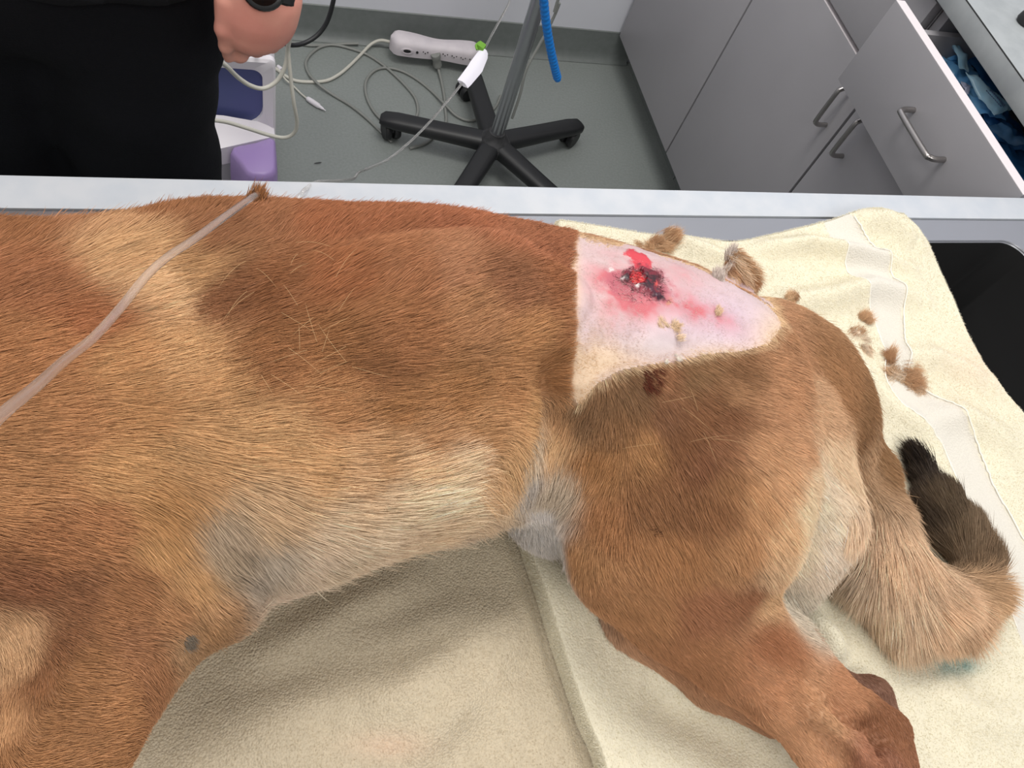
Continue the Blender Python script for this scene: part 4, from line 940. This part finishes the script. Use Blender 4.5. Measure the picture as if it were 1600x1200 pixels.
for rr,hh in ((.0185,0),(.0200,.003),(.0200,.007),(.0185,.0095),(.0165,.0098)):
    rings.append([wc+toc*(.0305+hh)+rr*(wd_*math.cos(a)*1.05+u2*math.sin(a)) for a in np.linspace(0,2*math.pi,29)[:-1]])
fcs.loft(rings); fcs.build('case',m_watch,wt)
gl=MB(); gl.loft([[wc+toc*(.0305+.0094+k*.0006)+(.0160-.001*k)*(wd_*math.cos(a)*1.05+u2*math.sin(a)) for a in np.linspace(0,2*math.pi,29)[:-1]] for k in (0,1)]); gl.build('glass',m_watch,wt)

# ------------------------------------------------------------------ warming machine: white casing, blue front, purple foot
yb=1.30
xr=Py(430,150,yb)[0]; print('machine right x',xr, Py(430,280,yb)[2], Py(430,90,yb)[2], Py(432,228,yb-.05), Py(360,235,yb-.08), Py(380,280,yb-.16))
mc=empty('warming_unit',(xr-.15,yb+.1,0),'white standing medical unit with blue front and purple foot behind the person','medical device')
zf=Py(430,215,yb)[2]; zt_=Py(430,84,yb)[2]; x0=xr-.30
def rr2(x0_,x1_,y0_,y1_,r,z): return rrect(x0_,x1_,y0_,y1_,r,z,5)
cs_=MB(); cs_.loft([rr2(x0,xr,yb,yb+.20,.02,z) for z in (.05,zt_-.02)]+[rr2(x0+.006,xr-.006,yb+.006,yb+.194,.02,zt_-.004),rr2(x0+.02,xr-.02,yb+.02,yb+.18,.015,zt_)]); cs_.build('casing',m_white,mc)
fr_=MB(); fy=yb-.012
def frame(px_in):
    o_=[(x0,yb,zf-.02),(xr,yb,zf-.02),(xr,yb,zt_-.004),(x0,yb,zt_-.004)]
bwid=.024
out_=[];inn=[]
for cx,cz,a0 in ((xr-.012,zt_-.016,0),(x0+.012,zt_-.016,90),(x0+.012,zf+.012,180),(xr-.012,zf+.012,270)):
    for k in range(7):
        a=math.radians(a0+15*k); out_.append((cx+.012*math.cos(a),cz+.012*math.sin(a)))
for cx,cz,a0 in ((xr-bwid-.02,zt_-.05,0),(x0+bwid+.02,zt_-.05,90),(x0+bwid+.045,zf+.085,180),(xr-bwid-.045,zf+.085,270)):
    rr=.02 if a0<180 else .045
    for k in range(7):
        a=math.radians(a0+15*k); inn.append((cx+rr*math.cos(a),cz+rr*math.sin(a)))
fr_.loft([[(x,yb,z) for x,z in out_],[(x,fy,z) for x,z in out_],[(x,fy-.004,z) for x,z in [(a*.8+c_*.2,b_*.8+d_*.2) for (a,b_),(c_,d_) in zip(out_,inn)]],[(x,fy,z) for x,z in inn],[(x,yb-.001,z) for x,z in inn]],caps=False)
fr_.build('front_frame',m_white,mc)
pn=MB(); pn.add([(x,yb-.0015,z) for x,z in inn],[tuple(range(len(inn)))[::-1]]); pn.build('front_panel',m_navy,mc)
def zray(x_,y_,z_): return Pz(x_,y_,z_)
zs=Py(430,213,fy-.012)[2]
sk_=MB(); ptop=[(x0+.01,fy,zf+.07),(xr-.05,fy,zf+.055),(xr-.004,fy,zf+.05)]
pe0=zray(430,213,zs); pe1=zray(345,232,zs); pe2=pe1+(pe1-pe0)*1.6
edge_=[pe2,pe1,(pe0+pe1)/2,pe0]; back_=[np.array([x0+.01,fy,zf+.07]),np.array([min(pe1[0]+.02,xr-.1),fy,zf+.065]),np.array([(pe0[0]+pe1[0])/2+.01,fy,zf+.055]),np.array([xr-.004,fy,zf+.05])]
mid_=[(a_+b_)/2+np.array([0,0,-.004]) for a_,b_ in zip(edge_,back_)]
low_=[q-np.array([0,0,.045]) for q in edge_]; low2=[np.array([q[0],yb+.02,zs-.045]) for q in back_]
G5=[back_,mid_,edge_,low_,low2]; Vv=[p for row in G5 for p in row]; nn_=4
sk_.add(Vv,[(i*nn_+j,i*nn_+j+1,(i+1)*nn_+j+1,(i+1)*nn_+j) for i in range(4) for j in range(3)]+[tuple(i*nn_ for i in range(5)),tuple(i*nn_+3 for i in range(5))[::-1]])
sk_.build('sloping_skirt',m_white,mc)
zq=zs+.004; ft_=[(362,236),(364,229),(373,226),(400,221),(422,214),(429,217),(430,240),(430,262),(426,269),(412,273),(396,272),(386,267),(374,250)]
def ring_(z_,g,px=ft_): 
    R_=np.array([zray(a_,b_,zq) for a_,b_ in px]); c_=R_.mean(0); D_=R_-c_; L_=np.linalg.norm(D_,axis=1)[:,None]; R_=c_+D_*(1+g/L_); R_[:,2]=z_; return [tuple(p) for p in R_]
pf=MB(); pf.loft([ring_(.006,.006),ring_(zq-.05,.005),ring_(zq-.012,.003),ring_(zq-.003,-.001),ring_(zq,-.006)])
pf.build('foot_cover',m_purple,mc)['label']='purple plastic foot cover'
bsx=MB(); bsx.box((x0,yb+.0,.0),(xr-.01,yb+.2,.05),.006); bsx.build('base_plate',m_blackp,mc)
tm=MB(); q0=Py(423,196,fy-.005); tm.box((xr-.007,fy-.0052,zf+.0),(xr-.003,fy-.003,zf+.03)); tm.build('side_mark',m_cordg,mc)

# ------------------------------------------------------------------ infusion stand
hub=np.array([.622,1.423,0.])
st_=empty('infusion_stand',hub,'chrome infusion stand on a black five-legged wheeled base','stand')
h_=MB(); h_.lathe([(.0,.055),(.040,.056),(.046,.066),(.044,.082),(.034,.094),(.022,.104),(.020,.112),(.0,.112)],hub,28); h_.build('hub',m_blackd,st_)['label']='dusty black hub'
for k in range(5):
    a=math.radians(19+72*k); d=np.array([math.cos(a),math.sin(a),0]); pr=np.array([-d[1],d[0],0]); rings=[]
    for s_,w_,zt2,zb2 in ((.02,.026,.094,.052),(.06,.026,.092,.052),(.15,.0245,.086,.050),(.245,.0245,.080,.048),(.275,.021,.076,.048),(.285,.013,.068,.052)):
        c_=hub+d*s_; r_=[]
        for t_ in range(14):
            b_=2*math.pi*t_/14; cx_=math.cos(b_); sx_=math.sin(b_); r_.append(c_+pr*w_*np.sign(cx_)*abs(cx_)**.7+UP*((zt2+zb2)/2+(zt2-zb2)/2*np.sign(sx_)*abs(sx_)**.7))
        rings.append(r_)
    lg=MB().loft(rings).build('leg',m_blackp,st_)
    cw=math.radians([40,200,100,10,160][k]); wdv=np.array([math.cos(cw),math.sin(cw),0]); wc_=hub+d*.25+wdv*.012
    cs2=MB()
    for off in (-.012,.012):
        c_=wc_+np.array([-wdv[1],wdv[0],0])*off; ax=np.array([-wdv[1],wdv[0],0]); rg=[]
        for rr_,hh_ in ((.010,-.0085),(.022,-.008),(.0245,-.003),(.0245,.003),(.022,.008),(.010,.0085)):
            rg.append([c_+ax*hh_+rr_*(wdv*math.cos(b_)+UP*math.sin(b_))+UP*.0246 for b_ in np.linspace(0,2*math.pi,21)[:-1]])
        cs2.loft(rg)
    cs2.tube([hub+d*.25+UP*.03,hub+d*.25+UP*.058],.006,10,1); cs2.build('caster',m_blackp,lg)
pm_=MB()
pm_.tube([hub+UP*.10,hub+UP*1.15],.0155,20,1); pm_.tube([hub+[.016,.004,.12],hub+[.016,.004,1.12]],.0055,10,1); pm_.build('pole',m_chrome,st_)
MB().lathe([(0,1.10),(.018,1.10),(.02,1.13),(.014,1.16),(0,1.16)],hub,20).build('collar',m_blackp,st_)
MB().tube([hub+UP*1.15,hub+UP*1.9],.008,14,1).build('inner_pole',m_chrome,st_)
for s_ in (-1,1):
    MB().tube([hub+UP*1.88,hub+[s_*.06,0,1.9],hub+[s_*.1,0,1.88],hub+[s_*.12,0,1.90],hub+[s_*.115,0,1.93]],.003,8,4).build('hook',m_chrome,st_)

# ------------------------------------------------------------------ tubes and cords
m_tube=mat('clear_tube',(214,206,198),.18,trans=.0,spec=.8,coat=.5)
def mat_clear():
    m=bpy.data.materials.new('clear_tube_plastic'); m.use_nodes=True; b=m.node_tree.nodes['Principled BSDF']
    b.inputs['Base Color'].default_value=(.93,.91,.89,1); b.inputs['Roughness'].default_value=.12; b.inputs['Transmission Weight'].default_value=.91; b.inputs['IOR'].default_value=1.13; b.inputs['Coat Weight'].default_value=.5
    return m
m_tube=mat_clear()
iv=[Py(802,-40,1.25),Py(797,0,1.25),Py(783,28,1.24),Py(768,55,1.23),Py(757,76,1.22),Py(742,100,1.18),Py(722,130,1.12),Py(700,157,1.06),Py(672,190,1.0),Py(640,222,.92),Py(606,249,.84),Py(575,263,.76),Py(560,270,.70),Py(552,279,.66),Py(530,283,.60),Py(503,284,.556),Py(488,288,.545),Pz(476,297,.8655),Pz(466,309,.8640),Pz(452,322,.866),
    Pz(440,322,.90),Pz(428,312,.955),Pz(416,305,1.005),Pz(404,304,1.035),Pz(392,310,1.055),Pz(352,338,1.075),Pz(300,376,1.085),Pz(262,401,1.09),Pz(228,432,1.098),Pz(185,485,1.108),Pz(145,528,1.12),Pz(102,562,1.14),Pz(58,602,1.165),Pz(0,650,1.185),Pz(-80,730,1.20),Pz(-200,800,1.18),np.array([-.33,.16,1.09]),np.array([-.37,.08,1.00]),np.array([-.36,.02,.93])]
top_iv=hub+np.array([.11,0,1.85])
ivl=MB().tube([top_iv+(iv[0]-top_iv)*t_ for t_ in np.linspace(0,.93,12)]+iv,.0021,12,6).build('infusion_line',m_tube); tag(ivl,'clear infusion line running from the stand across the dog to its front','tube')
b0=Py(757,80,1.215);b1=Py(722,131,1.12)
lt_=MB(); d=(b1-b0)/np.linalg.norm(b1-b0); toc=np.array([0,0,CH])-b0; toc-=d*(toc@d); toc/=np.linalg.norm(toc); sd2=np.cross(d,toc)
Lg=np.linalg.norm(b1-b0); rg=[]
for t_,wv in ((0.0,.007),(.1,.010),(.45,.013),(.55,.0125),(.9,.0115),(1,.011)):
    c_=b0+d*Lg*t_-sd2*.003*math.sin(t_*3); rg.append([c_+sd2*wv+toc*.0005,c_+sd2*wv*.3+toc*.0045,c_-sd2*wv*.3+toc*.0045,c_-sd2*wv*1.1+toc*.0005,c_-sd2*wv*.4-toc*.003,c_+sd2*wv*.4-toc*.003])
lt_.loft(rg); o=lt_.build('tape_flag',m_tag); tag(o,'white tape flag folded round the infusion line','tape')
g0=Py(753,73,1.22); gc=MB(); gd=d
for o1,o2,hh in ((-.006,.006,.006),):
    gc.loft([[g0+sd2*a*.0075+toc*b_*.004+gd*s_ for a,b_ in ((-1,-1),(1,-1),(1.15,1),(-.6,1.3))] for s_ in (-.006,-.002,.006,.009)])
gc.tube([g0+sd2*.008-gd*.006,g0+sd2*.010+gd*.008,g0+sd2*.004+gd*.016],.0022,8,4)
o=gc.build('line_clamp',m_green); tag(o,'small green clamp on the infusion line above the white tape','clamp')
bh=[hub+[.05,-.02,1.86],hub+[.06,-.09,1.60],hub+[.02,-.17,1.30],Py(845,-60,1.20),Py(848,-20,1.20),Py(852,25,1.20),Py(858,65,1.20),Py(865,98,1.20),Py(871,122,1.20)]
pp=spline(bh,30); 
q=MB(); q.tube(pp,.0082+.0004*np.sin(np.arange(len(pp))*1.3),14,1); q.tube([bh[-1],bh[-1]+(bh[-1]-bh[-2])*.12],.0066,12,1)
o=q.build('hose',m_bluehose); tag(o,'bright blue ribbed hose hanging beside the stand pole','hose')
gh=[hub+[-.05,.02,1.86],hub+[.05,.08,1.60],hub+[.10,.09,1.30],Py(882,-30,1.5),Py(874,5,1.5),Py(858,42,1.5),Py(840,75,1.49),Py(822,110,1.47),Py(812,150,1.45),Py(800,185,1.44)]
o=MB().tube(gh,.0035,8,6).build('thin_hose',m_cordg); tag(o,'thin grey tube hanging down behind the stand pole','tube')
# black cable by the hand
o=MB().tube([Py(524,-60,1.45),Py(523,-20,1.45),Py(520,5,1.45),Py(510,36,1.45),Py(492,58,1.44),Py(466,70,1.42),Py(440,66,1.40),Py(400,40,1.38),Py(360,20,1.36)],.0048,12,8).build('cable',m_blackp); tag(o,'thick black cable curving down behind the fist','cable')
# white leads in front of the unit
o=MB().tube([np.array([xr-.03,yb+.06,zt_-.002]),np.array([xr-.028,yb-.04,zt_+.03]),Py(452,40,1.12),Py(450,75,1.12),Py(445,105,1.11),Py(432,127,1.10),Py(412,138,1.09),Py(392,134,1.08),Py(372,121,1.07),Py(350,100,1.05),Py(320,80,1.04)],.0036,10,8).build('cable',m_cordw); tag(o,'white lead hanging in a short loop below the fist','cable')
o=MB().tube([np.array([xr-.05,yb+.06,zt_-.002]),np.array([xr-.045,yb-.04,zt_+.03]),Py(446,40,1.10),Py(450,80,1.10),Py(454,120,1.09),Py(459,160,1.08),Py(464,190,1.08),Py(460,207,1.08),Py(445,215,1.08),Py(420,211,1.08),Py(385,200,1.07),Py(350,190,1.06),Py(310,186,1.05)],.0033,10,8).build('cable',m_cordw); tag(o,'white lead hanging in a long loop down to the purple foot','cable')
def fl_cord(pts,r,name,m,label,cat='cord',z=None,sub=8):
    P=[]
    for q in pts: P.append(Pz(q[0],q[1],(q[2] if len(q)>2 else r+.0012)))
    o=MB().tube(P,r,10,sub).build(name,m); return tag(o,label,cat)
# power strip
s0=Pz(609,80,.028); s1=Pz(748,100,.028); sdv_=(s1-s0)[:2]/np.linalg.norm((s1-s0)[:2]); ang=math.atan2(sdv_[1],sdv_[0]); Ls=np.linalg.norm((s1-s0)[:2])
ps=empty('power_strip',((s0+s1)/2*[1,1,0]),'pale grey power strip lying on the floor against the back wall','power strip')
c0=s0+np.array([0,.012,0]); ux=np.array([sdv_[0],sdv_[1],0]); uy=np.array([-sdv_[1],sdv_[0],0]); rg=[]
for t_ in np.linspace(0,1,25):
    e=math.sin(math.pi*min(1,max(0,t_)));cap=min(1,math.sqrt(max(0,1-(1-min(t_,1-t_)/.10)**2))) if min(t_,1-t_)<.10 else 1
    wv=(.030-.006*math.exp(-((t_-.55)/.2)**2))*max(cap,.25); hv=.047-.007*math.exp(-((t_-.5)/.22)**2)
    c_=c0+ux*Ls*t_; r_=[]
    for (a,b_) in ((-1,.06),(-1.02,.45),(-.98,.72),(-.8,.9),(-.4,1.0),(.2,1.0),(.7,.93),(.95,.7),(1.0,.3),(.95,.04)):
        r_.append(c_+uy*a*wv+UP*(b_*hv*(.8+.2*cap)+.001))
    rg.append(r_)
MB().loft(rg).build('housing',m_strip,ps)
sw=MB()
def on_front(t_,zz,off=0): 
    wv=(.030-.006*math.exp(-((t_-.55)/.2)**2)); return c0+ux*Ls*t_-uy*(wv*1.02+off)+UP*zz
pc=on_front(.18,.022,.0); rr_=[[pc-uy*h2+r2*(ux*math.cos(a)*1.5+UP*math.sin(a)*.8) for a in np.linspace(0,2*math.pi,21)[:-1]] for r2,h2 in ((.011,-.002),(.011,.0015),(.008,.002),(.0075,-.0002))]
sw.loft(rr_,caps=False); sw.build('switch_ring',m_strip,ps)
pc=on_front(.18,.022,.0004); MB().loft([[pc-uy*h2+r2*(ux*math.cos(a)*1.6+UP*math.sin(a)*.7) for a in np.linspace(0,2*math.pi,21)[:-1]] for r2,h2 in ((.0066,-.002),(.006,.001))]).build('switch',m_dark,ps)
pc=on_front(.29,.022,.0004); MB().loft([[pc-uy*h2+.0035*(ux*math.cos(a)+UP*math.sin(a)) for a in np.linspace(0,2*math.pi,13)[:-1]] for h2 in (-.001,.0008)]).build('socket_hole',m_dark,ps)
for t_ in (.38,.60,.70,.80,.90):
    so=MB()
    for dx,dz in ((0,0),(.006,.004),(-.006,.004)):
        pc=on_front(t_,.021+dz,.0003)+ux*dx; so.loft([[pc-uy*h2+.0016*(ux*math.cos(a)+UP*math.sin(a)) for a in np.linspace(0,2*math.pi,9)[:-1]] for h2 in (-.001,.0006)])
    so.build('socket_hole',m_blackd,ps)
# plug standing in the strip
pg=on_front(.49,.024,.001); pq=empty('cord_plug',pg,'grey moulded plug in the front of the power strip','plug')
pe_=Pz(684,104,.012); dd_=pe_-pg; L_=np.linalg.norm(dd_); dd_/=L_
pb=MB(); sx_=np.cross(dd_,UP); sx_/=np.linalg.norm(sx_); sz_=np.cross(sx_,dd_); rg=[]
for t_,wv in ((0,.016),(.1,.017),(.3,.016),(.55,.0135),(.7,.015),(.9,.015),(1,.010)):
    rg.append([pg+dd_*L_*t_+sx_*wv*math.cos(a)+sz_*wv*.8*math.sin(a) for a in np.linspace(0,2*math.pi,17)[:-1]])
pb.loft(rg).build('plug_body',m_cordg,pq)
MB().tube([pe_-dd_*.002,Pz(690,128,.006),Pz(694,150,.0045),Pz(696,172,.0045),Pz(697,190,.0045),Pz(690,203,.0045),Pz(680,212,.0045),Pz(664,224,.0045),Pz(640,232,.0045)],.0038,10,8).build('lead',m_cordg,pq)
fl_cord([(452,66),(486,71),(520,70),(545,75),(575,86),(603,105),(630,130),(648,152),(653,172),(648,186),(636,192),(615,194),(600,190),(583,172),(572,148),(572,127),(583,112),(600,106),(625,110),(650,123),(675,143),(696,164,.011),(712,180,.006),(730,188,.006),(748,186,.006),(765,176,.006),(776,164,.006),(782,150,.006)],.0036,'cable',m_cordg,'grey cord lying in a round loop on the floor by the stand')
fl_cord([(612,66,.03),(595,63,.026),(580,69,.015),(565,84,.006),(548,101,.005),(530,116,.006),(510,126,.005),(485,128,.004),(462,126,.004),(445,118,.004),(432,108,.004),(400,90,.004)],.0042,'cable',m_cordw,'white supply cord leaving the left end of the power strip')
fl_cord([(560,68,.0105),(530,69,.0045),(505,72,.0045),(488,82,.0045),(478,97,.0045),(482,114,.005),(497,131,.011),(520,148,.0045),(548,165,.0045),(572,184,.0045),(592,203,.0045),(612,222,.0045)],.0036,'cable',m_cordg,'grey cord curving on the floor beyond the white cord')
fl_cord([(438,112,.006),(446,124,.012),(458,134,.006),(470,146,.005),(482,156,.005)],.0022,'thin_tube',m_cordw,'thin white tube on the floor ending in a clear cap','tube')
cA=Pz(479,153,.007);cB=Pz(509,173,.006); cd_=(cB-cA)
cp_=MB().tube([cA,cA+cd_*.08,cA+cd_*.3,cA+cd_*.62,cA+cd_*.66,cA+cd_*.82,cA+cd_*.9,cB],[.003,.0062,.007,.0066,.005,.0035,.0016,.001],12,3).build('tube_cap',m_white); tag(cp_,'pale capped connector lying on the floor beside the long lead','cap')
cE=Pz(434,103,.008); o=MB().tube([cE,Pz(440,109,.007)],[.004,.006],10,2).build('tube_cap',m_white); tag(o,'tiny white connector on the floor beside the white casing','cap')
db=Pz(496,255,.002); o=MB().loft([[db+[.004*s_*math.cos(a)+.006*k,.0018*s_*math.sin(a)+.001*k,.001+.0008*k] for a in np.linspace(0,2*math.pi,9)[:-1]] for k,s_ in ((-1,.5),(0,1),(1,.8),(1.6,.2))]).build('debris',m_blackp); tag(o,'small dark crumb on the floor just beyond the table','crumb')
